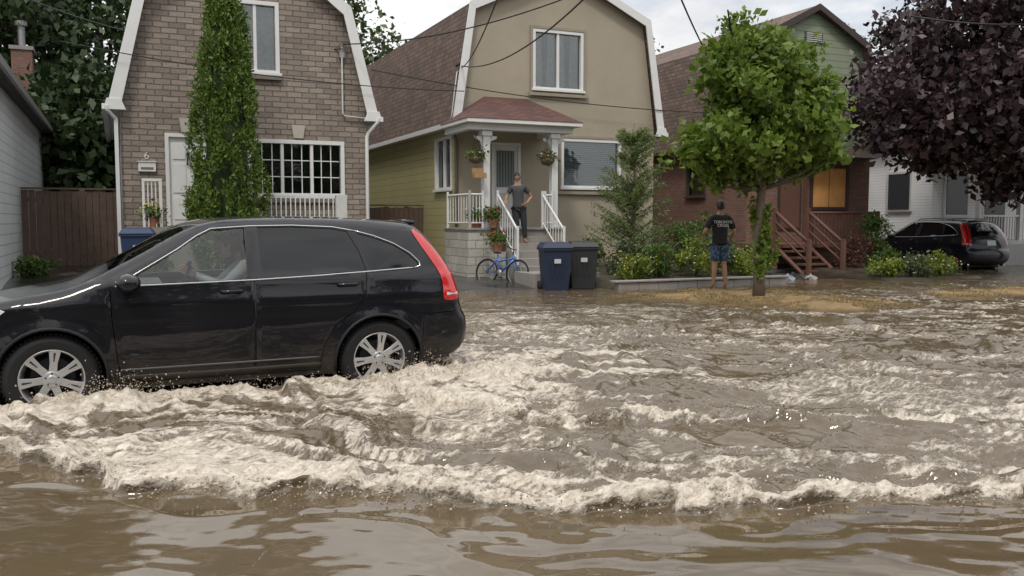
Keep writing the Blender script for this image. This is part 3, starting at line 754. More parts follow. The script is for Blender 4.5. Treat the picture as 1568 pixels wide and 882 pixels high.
maple = leafmat('maple_leaves', (.11, .19, .022), (.26, .35, .055), .42)
cl = np.concatenate([clumps((0, 0, 3.35), (1.6, 1.4, 1.35), 112, .35), clumps((-.3, 0, 4.2), (.85, .7, .8), 40, .2), clumps((.9, 0, 3.4), (.95, .8, 1.1), 42, .3), clumps((-1.05, 0, 2.6), (.85, .6, .6), 30, .3), clumps((-.1, 0, 2.3), (.4, .4, .3), 8, .3), clumps((1.1, 0, 2.7), (.7, .6, .5), 18, .3)])
mt = tree('maple_tree', (10.87, 13.1, .03), [(0, 0, -.1), (0, 0, .6), (-.04, .02, 1.3), (.02, 0, 2.0), (.05, 0, 2.9), (0, 0, 3.8), (-.1, 0, 4.6)], [.13, .095, .085, .075, .06, .04, .02], cl, 90, (.14, .14, .10), .13, maple, bark, 60)
sc = []
for k in range(18):
    a = random.random()*6.3; r0 = .08+random.random()*.16; z0_ = random.uniform(.25, 1.5)
    for j in range(45): q = random.random(); sc.append((r0*math.cos(a)*(1+q*.4)+random.gauss(0, .03)+.04, r0*math.sin(a)+random.gauss(0, .03), z0_+q*.55))
leaf_mesh('trunk_shoots', sc, .10, maple, mt)

purple = leafmat('purple_maple_leaves', (.030, .014, .018), (.11, .068, .075), .2, .4)
cl = np.concatenate([clumps((-1.6, 0, 5.3), (3.9, 3.2, 3.1), 350, .45), clumps((-4.2, .0, 4.0), (1.3, 1.5, 1.1), 48, .3), clumps((1.5, 0, 5), (4, 3, 3), 110, .5), clumps((-2.0, -.5, 3.5), (2.4, 1.5, .7), 50, .3)])
tree('purple_maple_tree', (23.6, 16.6, 0), [(3.2, 0, -.1), (3.1, 0, 1), (2.6, 0, 2.2), (1.8, 0, 3.6), (.4, 0, 5.2), (-.6, 0, 7)], [.3, .24, .22, .18, .12, .05], cl, 100, (.28, .28, .22), .20, purple, barkd, 60)

ce = empty('cedar_tree', (2.12, 19.55, 0))
t = MB(); t.tube([(0, 0, 0), (0, 0, 3), (0, 0, 5.9)], [.12, .08, .02], barkd, 8); t.obj('trunk', ce)
def cedr(z): return np.interp(z, [.6, 1.4, 2.6, 4.0, 5.2, 6.0, 6.55], [.60, .73, .68, .55, .42, .30, .08])
nt_ = 640; zc = rng.uniform(.5, 6.4, nt_); th = rng.random(nt_)*6.283
lob = 1+.12*np.sin(th*5+zc*1.3)+.10*np.sin(th*3-zc*2.1)+.08*np.sin(zc*7+th*2)
rr = cedr(zc)*lob*(.78+.26*rng.random(nt_)**.6)
cl = np.stack([rr*np.cos(th), rr*np.sin(th), zc], 1)
outw = np.repeat(np.stack([np.cos(th)*.6, np.sin(th)*.6, np.full(nt_, 1.3)], 1), 66, axis=0)
leaf_mesh('foliage', cloud(cl, 66, (.045, .045, .12)), .075, leafmat('cedar_leaves', (.075, .14, .018), (.22, .31, .05), .25), ce, asp=.42, outward=outw)
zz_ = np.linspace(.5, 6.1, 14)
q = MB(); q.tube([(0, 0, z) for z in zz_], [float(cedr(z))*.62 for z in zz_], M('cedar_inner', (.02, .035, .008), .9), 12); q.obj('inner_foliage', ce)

la = empty('tamarack_tree', (11.35, 18.3, .2)); t = MB(); t.tube([(0, 0, 0), (.02, 0, 2), (.0, 0, 3.6)], [.05, .03, .008], bark, 6); pts = []
for k in range(150):
    z = random.uniform(.35, 3.3); a = random.random()*6.3; ln = (1.25-.30*z)*random.uniform(.6, 1.1)+.15
    tip = Vector((ln*math.cos(a), ln*math.sin(a), z+ln*.45+.1)); s0 = Vector((0, 0, z)); t.tube([s0, s0.lerp(tip, .5)+Vector((0, 0, -.03)), tip], [.012, .008, .003], bark, 4)
    for j in range(120): u = random.random()**.7; q_ = s0.lerp(tip, u); pts.append((q_.x+random.gauss(0, .045), q_.y+random.gauss(0, .045), q_.z-abs(random.gauss(0, .06))))
t.obj('branches', la)
leaf_mesh('needles', pts, .060, leafmat('tamarack_leaves', (.13, .20, .05), (.26, .34, .11), .35), la, asp=.32)

bedleaf = [leafmat('shrub_a', (.06, .12, .02), (.14, .22, .04)), leafmat('shrub_b', (.14, .20, .025), (.32, .38, .05)), leafmat('shrub_c', (.07, .10, .04), (.17, .21, .10)), leafmat('shrub_d', (.10, .035, .03), (.20, .09, .07))]
def shrub(name, x, y, z, rx, ry, rz, mi, n=26, per=60, size=.07, asp=.5):
    e = empty(name, (x, y, z)); cl = clumps((0, 0, rz*.9), (rx, ry, rz), n, .4); cl[:, 2] = np.maximum(cl[:, 2], .05)
    leaf_mesh('leaves', cloud(cl, per, (.08, .08, .07)), size, bedleaf[mi], e, asp=asp)
    t = MB()
    for i in range(8): c = cl[random.randrange(len(cl))]; t.tube([(0, 0, 0), (c[0]*.4, c[1]*.4, c[2]*.6), tuple(c)], [.015, .01, .004], bark, 4)
    t.obj('stems', e); return e
for a in [('boxwood_shrub', 10.9, 19.6, .3, .33, .33, .4, 0, 30, 80, .05), ('garden_shrub', 10.35, 16.7, .2, .4, .3, .28, 1), ('garden_shrub', 11.2, 16.9, .2, .5, .4, .42, 0), ('garden_shrub', 12.1, 16.8, .2, .55, .4, .45, 1), ('garden_shrub', 12.9, 17.2, .2, .6, .5, .55, 2, 34),
          ('garden_shrub', 13.6, 17.0, .2, .5, .5, .35, 1), ('garden_shrub', 12.4, 17.9, .3, .6, .5, .65, 0, 34), ('garden_shrub', 13.4, 18.6, .2, .6, .5, .8, 0, 34), ('garden_shrub', 11.6, 17.6, .2, .5, .3, .5, 2), ('garden_shrub', 10.6, 17.5, .3, .4, .3, .4, 2),
          ('garden_shrub', 10.1, 18.3, .3, .3, .3, .3, 1, 16), ('garden_shrub', 14.4, 17.8, .1, .5, .5, .35, 1),
          ('burning_bush', 18.5, 18.3, .1, .55, .5, .6, 3, 34), ('garden_shrub', 17.6, 16.3, .1, .45, .35, .2, 1), ('garden_shrub', 18.3, 16.1, .1, .5, .35, .25, 2), ('garden_shrub', 19.1, 16.3, .1, .5, .4, .26, 1), ('conifer_shrub', 19.3, 18.5, .1, .40, .40, .95, 0, 50), ('garden_shrub', 19.8, 16.6, .1, .4, .3, .2, 0), ('garden_shrub', 18.4, 17.1, .1, .5, .4, .35, 0),
          ('garden_shrub', .6, 19.3, .3, .4, .3, .4, 0), ('garden_shrub', -1.6, 20.5, .3, .4, .3, .2, 0), ('garden_shrub', 15.3, 20.0, .1, .5, .5, .6, 0, 30), ('garden_shrub', 30.6, 18.6, .1, .7, .6, .8, 0, 40), ('garden_shrub', 28.3, 19.2, .1, .6, .4, .45, 2, 30)]:
    shrub(*a)
fl = MB(); fstem = M('flower_stem', (.08, .14, .03), .7)
for k in range(130):
    if k % 2: x_, y_, z_ = random.uniform(9.9, 14), random.uniform(16.4, 17.2), random.uniform(.3, .75)
    else: x_, y_, z_ = random.uniform(17.3, 20.0), random.uniform(15.9, 16.8), random.uniform(.15, .6)
    fl.ball((x_, y_, z_), .022, .022, .018, random.choice((flow_yel, flow_wh, flow_wh, flow_red)), 6, 4); fl.cyl((x_, y_, z_-.3), (x_, y_, z_), .004, .003, fstem, 4)
fl.obj('garden_flowers')
def pot(x, y, z, fm, r=.14, n=30):
    e = empty('flower_pot', (x, y, z)); q = MB(); q.cyl((0, 0, 0), (0, 0, .22), r*.7, r, terra, 14)
    for a in range(n): q.ball((random.gauss(0, r*.8), random.gauss(0, r*.8), .32+random.random()*.18), .028, .028, .022, fm, 6, 4)
    q.obj('pot', e); leaf_mesh('leaves', rng.normal(size=(400, 3))*[r*.9, r*.9, .09]+[0, 0, .32], .07, leafbed, e)
pot(8.2, 19.50, 1.3, flow_red, .12, 18); pot(8.15, 19.15, .75, flow_red, .15, 16); pot(9.75, 18.5, .35, flow_wh); pot(9.9, 18.0, .32, flow_red, .12, 10); pot(.68, 20.1, 1.33, flow_yel, .12); pot(7.9, 19.85, 1.3, flow_wh)
q = MB(); q.box(8.0, 8.3, 19.0, 19.3, -.1, .745, whiteblock); q.obj('planter_pedestal')

bgl = leafmat('background_leaves', (.035, .065, .015), (.11, .17, .04), .25)
bgl2 = leafmat('background_leaves_dark', (.022, .045, .014), (.065, .11, .03), .2)
def bgtree(x, y, h, r, lm, n=130, per=80, size=.3):
    e = empty('background_tree', (x, y, 0)); t = MB(); t.tube([(0, 0, 0), (0, 0, h*.5), (.2, 0, h*.85)], [.35, .25, .06], barkd, 8)
    cl = np.concatenate([clumps((0, 0, h*.6), (r, r, h*.42), n, .5), clumps((r*.3, -r*.3, h*.32), (r*.8, r*.8, h*.25), n//3, .4)])
    for i in range(14): c = cl[random.randrange(len(cl))]; t.tube([(0, 0, h*.35), tuple(np.array([0, 0, h*.35])*.5+c*.5), tuple(c)], [.12, .08, .02], barkd, 5)
    t.obj('trunk', e); leaf_mesh('foliage', cloud(cl, per, (.5, .5, .4)), size, lm, e)
for a in ((-3.2, 37, 15, 3.6, bgl2), (-7.5, 35, 13, 3.5, bgl), (-.6, 42, 14, 3.3, bgl2), (-1.2, 31.5, 6, 1.6, bgl2), (10.2, 46, 13.5, 3.4, bgl), (7, 52, 13, 4, bgl2), (29.5, 50, 13.3, 4, bgl), (25, 58, 14.8, 4.5, bgl2), (37, 46, 10, 4, bgl), (46, 50, 12, 5, bgl2), (34, 36, 11, 4, bgl2), (15.6, 36, 6.5, 2.5, bgl2), (55, 45, 12, 6, bgl2), (-16, 34, 12, 5, bgl2), (6.8, 36, 6, 2.0, bgl2)):
    bgtree(*a)
for a in ((-9, -10, 9, 3, bgl2, 60, 40, .4), (1, -11, 10, 3.2, bgl2, 60, 40, .4), (10.5, -10, 9, 3, bgl2, 60, 40, .4), (21, -10, 10, 3.5, bgl2, 60, 40, .4)): bgtree(*a)  # unseen tree row behind the camera, put there to dim the car's reflections
print('trees ok')

# ------------------------------------------------------------------ cars
def carpaint(name, col):
    m, nt, b = nodes(name)
    co = coords(nt)
    base = mixc(nt, noise(nt, co, 3, 3), tuple(c*.9 for c in col), tuple(c*1.15 for c in col))
    sp = nt.nodes.new('ShaderNodeSeparateXYZ'); L(nt, co, sp.inputs[0])
    h_ = mth(nt, 'ADD', sp.outputs[2], mth(nt, 'MULTIPLY', noise(nt, co, 5, 5, .7), -.5))
    dirt = mth(nt, 'MULTIPLY', maprange(nt, h_, .32, .02, True), .5)
    L(nt, mixc(nt, dirt, base, (.07, .055, .04)), b.inputs['Base Color'])
    b.inputs['Roughness'].default_value = .4; b.inputs['Specular IOR Level'].default_value = .15
    L(nt, mth(nt, 'SUBTRACT', 1, dirt), b.inputs['Coat Weight']); b.inputs['Coat Roughness'].default_value = .03; b.inputs['Coat IOR'].default_value = 1.42
    return m
tailred = M('tail_light_red', (.50, .012, .012), .12, coat=1); lampw = M('lamp_clear', (.6, .6, .62), .1, coat=1)
alloy = M('alloy', (.55, .55, .56), .32, .7, var=.08); chrome = M('chrome', (.6, .6, .62), .18, 1, var=.03); darkmet = M('brake_dark', (.03, .03, .033), .6, .3)
molding = M('door_molding', (.10, .10, .11), .3, .5)
privacy = M('privacy_glass', (.004, .005, .006), .04, var=.05, spec=.5); clearg = glassmat('car_glass', (.80, .86, .84), .03)
cabin = M('cabin_trim', (.13, .13, .135), .8); cabin2 = M('seat_cloth', (.20, .20, .205), .9)
plate = M('licence_plate', (.7, .72, .75), .5)
OUT = [(3.28, .30), (3.43, .36), (3.50, .45), (3.52, .58), (3.50, .70), (3.45, .76), (3.43, .9), (3.39, 1.06), (3.31, 1.22), (3.19, 1.38), (3.09, 1.50), (3.0, 1.555), (2.8, 1.58), (2.4, 1.605), (2.0, 1.615), (1.6, 1.612), (1.3, 1.595), (1.12, 1.555), (.97, 1.487), (.7, 1.33), (.4, 1.17), (.2, 1.075), (.05, 1.035), (-.3, .98), (-.58, .91), (-.76, .83), (-.85, .72), (-.89, .55), (-.89, .4), (-.85, .3), (-.78, .25)]
def dens(pts, st):
    o = []
    for a, b_ in zip(pts, pts[1:]):
        n = max(1, int(round(math.dist(a, b_)/st)))
        o += [(a[0]+(b_[0]-a[0])*k/n, a[1]+(b_[1]-a[1])*k/n) for k in range(n)]
    return o+[pts[-1]]
def chaikin(p, n=2):
    for _ in range(n):
        q = [p[0]]
        for a, b_ in zip(p, p[1:]): q += [(a[0]*.75+b_[0]*.25, a[1]*.75+b_[1]*.25), (a[0]*.25+b_[0]*.75, a[1]*.25+b_[1]*.75)]
        p = q+[p[-1]]
    return p
OD = dens(chaikin(OUT, 3), .04)
ODa = np.array(OD)
def dist_out(x, h):
    a = ODa[:-1]; d = ODa[1:]-a; p = np.array([x, h])-a
    t = np.clip((p*d).sum(1)/((d*d).sum(1)+1e-12), 0, 1); r = p-d*t[:, None]
    return float(np.sqrt((r*r).sum(1).min()))
def half(x, h, rnd=True):
    if h < 1.1: w = .912-.27*(h-.72)**2-(.025*max(0, .42-h)/.2)
    else:
        w = .873-.012*min(1, (h-1.1)/.02)-.36*(h-1.1)-.12*(h-1.1)**2
    w += .012*math.exp(-((h-.92)/.05)**2)
    if x < .3: w -= (.3-x)**2*.11
    if x > 2.5: w -= (x-2.5)**2*.13
    for cx in (0, 2.62):
        rr = math.hypot(x-cx, h-.355)
        if rr < .55: w += .022*math.exp(-((rr-.40)/.055)**2)
    if rnd:
        r = .09; d = dist_out(x, h)
        if d < r: u = 1-d/r; w -= r*.55*u**2.2
    return w
def build_car(name, loc, rz, sc, paint, driver=False):
    root = empty(name, loc, rz, sc)
    def arch(cx, r=.40, n=18, a0=200, a1=-20): return [(cx+r*math.cos(R(a0+(a1-a0)*k/n)), .355+r*math.sin(R(a0+(a1-a0)*k/n))) for k in range(n+1)]
    low = [(-.55, .235)]+arch(0)+[(.45, .235), (1.3, .235), (2.18, .245)]+arch(2.62)+[(3.1, .29)]
    outer = low+OD
    fw = [(.52, 1.078), (.64, 1.155), (.95, 1.345), (1.10, 1.45), (1.22, 1.51), (1.49, 1.53), (1.49, 1.10)]
    rw_ = [(1.60, 1.105), (1.60, 1.533), (1.9, 1.538), (2.25, 1.52), (2.38, 1.495), (2.47, 1.32), (2.52, 1.148)]
    qw = [(2.58, 1.155), (2.54, 1.32), (2.47, 1.478), (2.62, 1.44), (2.80, 1.37), (2.93, 1.29), (3.01, 1.215), (3.02, 1.185), (2.96, 1.172)]
    def seam(pts, w=.006):
        l = []; r_ = []
        for i, p in enumerate(pts):
            a = pts[max(i-1, 0)]; c = pts[min(i+1, len(pts)-1)]; dx, dz = c[0]-a[0], c[1]-a[1]; q = math.hypot(dx, dz)
            l.append((p[0]-dz/q*w/2, p[1]+dx/q*w/2)); r_.append((p[0]+dz/q*w/2, p[1]-dx/q*w/2))
        return l+r_[::-1]
    seams = [seam([(.43, 1.06), (.44, .8), (.47, .5), (.50, .29)]), seam([(1.545, 1.10), (1.548, .8), (1.545, .29)]), seam([(2.52, 1.14), (2.50, .95), (2.40, .80), (2.22, .68), (2.12, .5), (2.09, .29)]), seam([(.505, .288), (1.3, .288), (2.085, .288)]),
             seam([(3.05, .74), (3.2, .745), (3.38, .75)]), seam([(3.02, .32), (3.03, .55), (3.05, .74)]), seam([(-.35, .74), (-.6, .75), (-.78, .74)])]
    ext = []
    for i in range(1, len(OD)-1):
        a, c = OD[i-1], OD[i+1]; dx, dz = c[0]-a[0], c[1]-a[1]; q = math.hypot(dx, dz)
        for s in (.014, .03, .05, .072): ext.append((OD[i][0]-dz/q*s, OD[i][1]+dx/q*s))
    V, F = cdt(outer, [fw, rw_, qw]+seams, .045, ext)
    body = MB()
    for sg in (-1, 1):
        vs = [(x, sg*half(x, h), h) for x, h in V]
        body.add(vs, F if sg < 0 else [f[::-1] for f in F], paint, True)
    nd = 20; vs = []
    for i, (x, h) in enumerate(OD):
        a = OD[max(i-1, 0)]; c = OD[min(i+1, len(OD)-1)]; dx, dz = c[0]-a[0], c[1]-a[1]; q = math.hypot(dx, dz); nx, nz = dz/q, -dx/q
        w = half(x, h); cr = .018+.085*abs(nx)
        for k in range(nd+1):
            s = math.sin(math.pi/2*(-1+2*k/nd)); b_ = cr*(1-abs(s)**2.2)
            vs.append((x+nx*b_, s*w, h+nz*b_))
    groups = {}
    for i in range(len(OD)-1):
        x, h = (OD[i][0]+OD[i+1][0])/2, (OD[i][1]+OD[i+1][1])/2
        for k in range(nd):
            s = abs(math.sin(math.pi/2*(-1+2*(k+.5)/nd))); mat = paint
            if .42 < x < 1.02 and h > 1.15 and s < .95: mat = privacy if not driver else clearg
            elif x > 3.05 and 1.10 < h < 1.46 and s < .85: mat = privacy
            elif x > 3.0 and .86 < h < 1.5 and s > .90: mat = tailred
            elif x < -.82 and .42 < h < .75 and s < .6: mat = blackm
            elif x < -.55 and .72 < h < .9 and s > .62: mat = lampw
            elif x > 3.3 and h < .45: mat = blackm
            groups.setdefault(mat, []).append((i*(nd+1)+k, i*(nd+1)+k+1, (i+1)*(nd+1)+k+1, (i+1)*(nd+1)+k))
    for mat, fs in groups.items(): body.add(vs, fs, mat, True)
    body.obj('body', root, weld=True, fixn=False)
    g = MB()
    def panel(poly, mat, off, step=.06):
        V, F = cdt(poly, (), step)
        for sg in (-1, 1): g.add([(x, sg*(half(x, h)+off), h) for x, h in V], F if sg < 0 else [f[::-1] for f in F], mat, True)
    def grow(p, s): cx = sum(a[0] for a in p)/len(p); cz = sum(a[1] for a in p)/len(p); return [(cx+(a[0]-cx)*s, cz+(a[1]-cz)*s) for a in p]
    panel(grow(fw, 1.015), clearg if driver else privacy, -.008); panel(grow(rw_, 1.015), privacy, -.008); panel(grow(qw, 1.03), privacy, -.008)
    tl = chaikin([(3.02, 1.515), (3.08, 1.485), (3.19, 1.36), (3.30, 1.21), (3.385, 1.05), (3.425, .90), (3.42, .86), (3.30, .85), (3.24, .87), (3.25, 1.0), (3.22, 1.12), (3.12, 1.28), (3.03, 1.42), (2.99, 1.50), (3.02, 1.515)], 1)[:-1]
    panel(tl, tailred, .006, .03)
    panel([(3.28, .90), (3.41, .90), (3.40, .93), (3.28, .93)], lampw, .010, .03)
    panel([(-.72, .78), (-.60, .875), (-.36, .925), (-.30, .90), (-.45, .78), (-.70, .72)], lampw, .006, .03)
    g.obj('side_glass_and_lights', root, fixn=False)
    t = MB()
    for sg in (-1, 1):
        def line(pts, r, mat, off=.004, n=6): t.tube([(x, sg*(half(x, h)+off), h) for x, h in dens(pts, .06)], r, mat, n)
        line([(.47, 1.068), (.95, 1.078), (1.545, 1.092), (2.1, 1.115), (2.52, 1.138), (2.98, 1.165)], .007, chrome)
        line([(2.45, 1.50), (2.62, 1.455), (2.80, 1.385), (2.95, 1.295), (3.03, 1.215), (3.035, 1.18), (2.98, 1.165)], .006, chrome)
        line([(.50, 1.08), (.62, 1.160), (.95, 1.358), (1.10, 1.463), (1.22, 1.524), (1.55, 1.545), (1.9, 1.55), (2.25, 1.535), (2.45, 1.50)], .006, chrome)
        line([(.50, .395), (1.3, .40), (2.08, .405)], .010, molding, .003)
        line([(.5, .33), (1.3, .33), (2.1, .34)], .03, paint, -.012)
        for cx in (0, 2.62): t.tube([(x, sg*(half(x, h)-.004), h) for x, h in arch(cx, .402, 22, 192, -12)], .014, blackm, 6)
        for hx, hz in ((1.36, 1.0), (2.34, 1.03)):
            y = half(hx, hz)
            t.tube([(hx-.09, sg*(y-.005), hz), (hx-.075, sg*(y+.03), hz+.003), (hx+.075, sg*(y+.03), hz+.006), (hx+.09, sg*(y-.005), hz+.005)], .014, paint, 8)
        y = half(.6, 1.08)
        t.ball((.56, sg*(y+.13), 1.10), .085, .11, .075, paint, 16, 10); t.ball((.60, sg*(y+.135), 1.10), .06, .09, .06, privacy, 14, 8)
        t.tube([(.60, sg*(y-.01), 1.07), (.58, sg*(y+.06), 1.075)], [.035, .028], blackm, 8)
        if not driver: t.tube([(x, sg*.60, h) for x, h in ((1.3, 1.60), (1.38, 1.645), (2.0, 1.66), (2.6, 1.642), (2.75, 1.59))], .013, blackm, 6)
        t.box(3.0, 3.015, sg*.70, sg*.86, .17, .40, blackm)
    t.T = Matrix.Translation((3.52, 0, .93)) @ Matrix.Rotation(R(-8), 4, 'Y'); t.box(-.004, .014, -.16, .16, -.07, .08, plate); t.T = Matrix()
    t.tube([(3.08, -.45, 1.575), (3.10, 0, 1.585), (3.08, .45, 1.575)], .02, paint, 8)
    t.tube([(3.40, .5, .28), (3.55, .5, .27)], .03, chrome, 10)
    t.obj('trim', root)
    u = MB(); u.box(-.6, 3.2, -.58, .58, .22, .72, blackm); u.box(.45, 2.18, -.80, .80, .26, .60, blackm); u.box(-.7, .35, -.6, .6, .7, .88, blackm); u.box(3.0, 3.35, -.7, .7, .3, .75, blackm)
    for cx in (0, 2.62):
        ar = [(x, z) for x, z in arch(cx, .415, 18, 190, -10)]
        for sg in (-1, 1):
            vs_ = []; 
            for x, z in ar: vs_ += [(x, sg*.60, z), (x, sg*(half(x, z)-.012), z)]
            u.add(vs_, [(2*k, 2*k+1, 2*k+3, 2*k+2) for k in range(len(ar)-1)], blackm, True)
    u.box(.35, .85, -.74, .74, .75, 1.04, cabin); u.box(.8, 3.2, -.78, .78, .60, .68, cabin)
    for y_ in (-.38, .38):
        for x_, hh in ((1.45, 1.0), (2.35, 1.0)):
            u.box(x_-.35, x_+.18, y_-.25, y_+.25, .68, .85, cabin2)
            u.add([(x_+.05, y_-.24, .8), (x_+.18, y_-.24, .8), (x_+.38, y_-.2, 1.28), (x_+.28, y_-.2, 1.28), (x_+.05, y_+.24, .8), (x_+.18, y_+.24, .8), (x_+.38, y_+.2, 1.28), (x_+.28, y_+.2, 1.28)], [(0,1,2,3), (7,6,5,4), (0,4,5,1), (1,5,6,2), (2,6,7,3), (3,7,4,0)], cabin2)
            u.ball((x_+.36, y_, 1.37), .05, .12, .09, cabin2)
    u.tube([(1.0+.07*math.sin(a), -.38+.19*math.cos(a), 1.06+.17*math.sin(a)) for a in np.linspace(0, 6.283, 22)], .014, blackm, 6)
    u.obj('underbody_and_cabin', root)
    for wn, cx, sg in (('front_left_wheel', 0, -1), ('rear_left_wheel', 2.62, -1), ('front_right_wheel', 0, 1), ('rear_right_wheel', 2.62, 1)):
        w = MB(); yo = sg*.885; f_ = -sg
        w.lathe([(.225, f_*.02), (.24, f_*.0), (.262, -f_*.004), (.30, -f_*.008), (.328, f_*.006), (.345, f_*.03), (.35, f_*.06), (.35, f_*.16), (.34, f_*.2), (.30, f_*.22), (.22, f_*.22)], (cx, yo, .355), blackrub, 48)
        for k in range(60):
            a = k/60*6.283; 
            w.T = Matrix.Translation((cx, yo, .355)) @ Matrix.Rotation(a, 4, 'Y'); w.box(.347, .356, min(f_*.03, f_*.19), max(f_*.03, f_*.19), -.012, .010, blackrub)
        w.T = Matrix()
        w.lathe([(.240, f_*.012), (.234, -f_*.003), (.226, f_*.0), (.218, f_*.03), (.205, f_*.10), (.20, f_*.2)], (cx, yo, .355), alloy, 48)
        w.lathe([(.0, f_*.10), (.16, f_*.10), (.165, f_*.12), (.2, f_*.16)], (cx, yo, .355), darkmet, 32)
        for k in range(7):
            w.T = Matrix.Translation((cx, yo, .355)) @ Matrix.Rotation(k/7*6.2832+.35, 4, 'Y')
            vs_ = [(.04, f_*.014, -.030), (.04, f_*.014, .030), (.13, f_*.006, .028), (.226, f_*.002, .043), (.226, f_*.002, -.043), (.13, f_*.006, -.028)]
            vb = [(a_, c_+f_*.05, d_*.8) for a_, c_, d_ in vs_]; n_ = 6
            w.add(vs_+vb, [tuple(range(6)), tuple(range(6, 12))[::-1]]+[(i, i+6, (i+1) % 6+6, (i+1) % 6) for i in range(6)], alloy)
            w.add([(.14, f_*.0035, -.004), (.14, f_*.0035, .004), (.21, -f_*.0005, .008), (.21, -f_*.0005, -.008)], [(0,1,2,3)], darkmet)
        w.T = Matrix()
        w.lathe([(.0, -f_*.002), (.03, f_*.0), (.034, f_*.006), (.062, f_*.008), (.07, f_*.03), (.07, f_*.06)], (cx, yo, .355), alloy, 30)
        for k in range(5): a = k/5*6.283+.3; w.cyl((cx+.048*math.cos(a), yo-f_*.0, .355+.048*math.sin(a)), (cx+.048*math.cos(a), yo+f_*.02, .355+.048*math.sin(a)), .007, .007, darkmet, 6)
        w.obj(wn, root, .002)
    return root
blackpaint = carpaint('black_paint', (.004, .004, .007)); navypaint = carpaint('navy_paint', (.006, .008, .016))
suv = build_car('black_suv', (-.51, 8.55, -.12), 0, 1, blackpaint, True)
van = build_car('parked_suv', (24.2, 21.9, -.15), R(-95), 1.02, navypaint)
print('cars ok')

# ------------------------------------------------------------------ people
def skin(name, parent, chains, mat, sub=2):
    vs = []; es = []; rs = []; roots = []
    for ch in chains:
        idx = {}
        for j, (key, p, r) in enumerate(ch['v']):
            idx[key] = len(vs); vs.append(p); rs.append(r)
            if j == 0: roots.append(len(vs)-1)
        for a, b_ in ch['e']: es.append((idx[a], idx[b_]))
    me = bpy.data.meshes.new(name); me.from_pydata(vs, es, []); me.materials.append(mat)
    ob = bpy.data.objects.new(name, me); COL.objects.link(ob); ob.parent = parent
    md = ob.modifiers.new('skin', 'SKIN'); md.use_smooth_shade = True
    sv = me.skin_vertices[0].data
    for i, r in enumerate(rs):
        sv[i].radius = r if isinstance(r, tuple) else (r, r); sv[i].use_root = i in roots
    s = ob.modifiers.new('sub', 'SUBSURF'); s.levels = sub; s.render_levels = sub
    return ob
def hand(w, d, nrm, side):
    w = Vector(w); d = Vector(d).normalized(); side = Vector(side); side = (side-d*side.dot(d)).normalized(); nrm = Vector(nrm); nrm = (nrm-d*nrm.dot(d)-side*nrm.dot(side)).normalized()
    out = []
    for k, ln in enumerate((.068, .076, .072, .056)):
        off = side*(.029-.019*k)
        m0 = w+off*.6; m1 = w+d*(.085-.004*k)+off; m2 = m1+d*ln*.5+nrm*.012; m3 = m2+d*ln*.35+nrm*.024; m4 = m3+d*ln*.15+nrm*.022
        out.append({'v': [(0, m0, .014), (1, m1, .0115), (2, m2, .0095), (3, m3, .0085), (4, m4, .0065)], 'e': [(0,1), (1,2), (2,3), (3,4)]})
    a = w+d*.015+side*.012; b_ = w+d*.04+side*.045+nrm*.012; c = b_+d*.032+side*.016+nrm*.01; e = c+d*.022+side*.002+nrm*.006
    out.append({'v': [(0, a, .014), (1, b_, .012), (2, c, .010), (3, e, .0075)], 'e': [(0,1), (1,2), (2,3)]})
    return out
lips = M('lips', (.3, .12, .1))
def head(parent, c, s, skinm, hairm, long=False, gaze=0):
    T = Matrix.Translation(c) @ Matrix.Rotation(gaze, 4, 'Z') @ Matrix.Scale(s, 4)
    h = MB(T)
    n, m_ = 20, 14; vs = []; fs = []
    for j in range(m_+1):
        ph = math.pi*j/m_; z = .118*math.cos(ph); rr = math.sin(ph)
        jaw = 1 if z > -.02 else 1-.45*((-.02-z)/.1)
        for i in range(n):
            t = 2*math.pi*i/n; x = .076*rr*math.cos(t)*jaw; y = .096*rr*math.sin(t)*(jaw if math.sin(t) > 0 else 1-.2*(1-jaw))
            if y < 0: y *= .95
            vs.append((x, y, z))
    for j in range(m_):
        for i in range(n): fs.append((j*n+i, (j+1)*n+i, (j+1)*n+(i+1) % n, j*n+(i+1) % n))
    h.add(vs, fs, skinm, True)
    h.ball((0, -.098, -.012), .012, .018, .022, skinm, 10, 8); h.ball((0, -.088, -.062), .024, .010, .006, lips, 10, 6)
    for sg in (-1, 1):
        h.ball((sg*.030, -.083, .008), .013, .009, .008, white, 10, 6); h.ball((sg*.030, -.090, .008), .006, .004, .006, blackm, 8, 6)
        h.ball((sg*.030, -.088, .026), .018, .007, .004, hairm, 8, 4); h.ball((sg*.077, .008, -.005), .010, .018, .030, skinm, 8, 6)
    vs = []; fs = []; n, m_ = 22, 10
    for j in range(m_+1):
        for i in range(n):
            t = 2*math.pi*i/n; back = math.sin(t)
            lim = math.pi*(.38 if back < -.35 else (.66 if back > .2 else .52)); ph = lim*j/m_
            k = 1.08+.015*math.sin(i*5.1+j*3)
            vs.append((.080*k*math.sin(ph)*math.cos(t), .100*k*math.sin(ph)*math.sin(t)+.004, .122*k*math.cos(ph)))
    for j in range(m_):
        for i in range(n): fs.append((j*n+i, (j+1)*n+i, (j+1)*n+(i+1) % n, j*n+(i+1) % n))
    h.add(vs, fs, hairm, True)
    if long: h.ball((0, .105, -.01), .04, .045, .05, hairm, 12, 8)
    return h.obj('head', parent, weld=True)
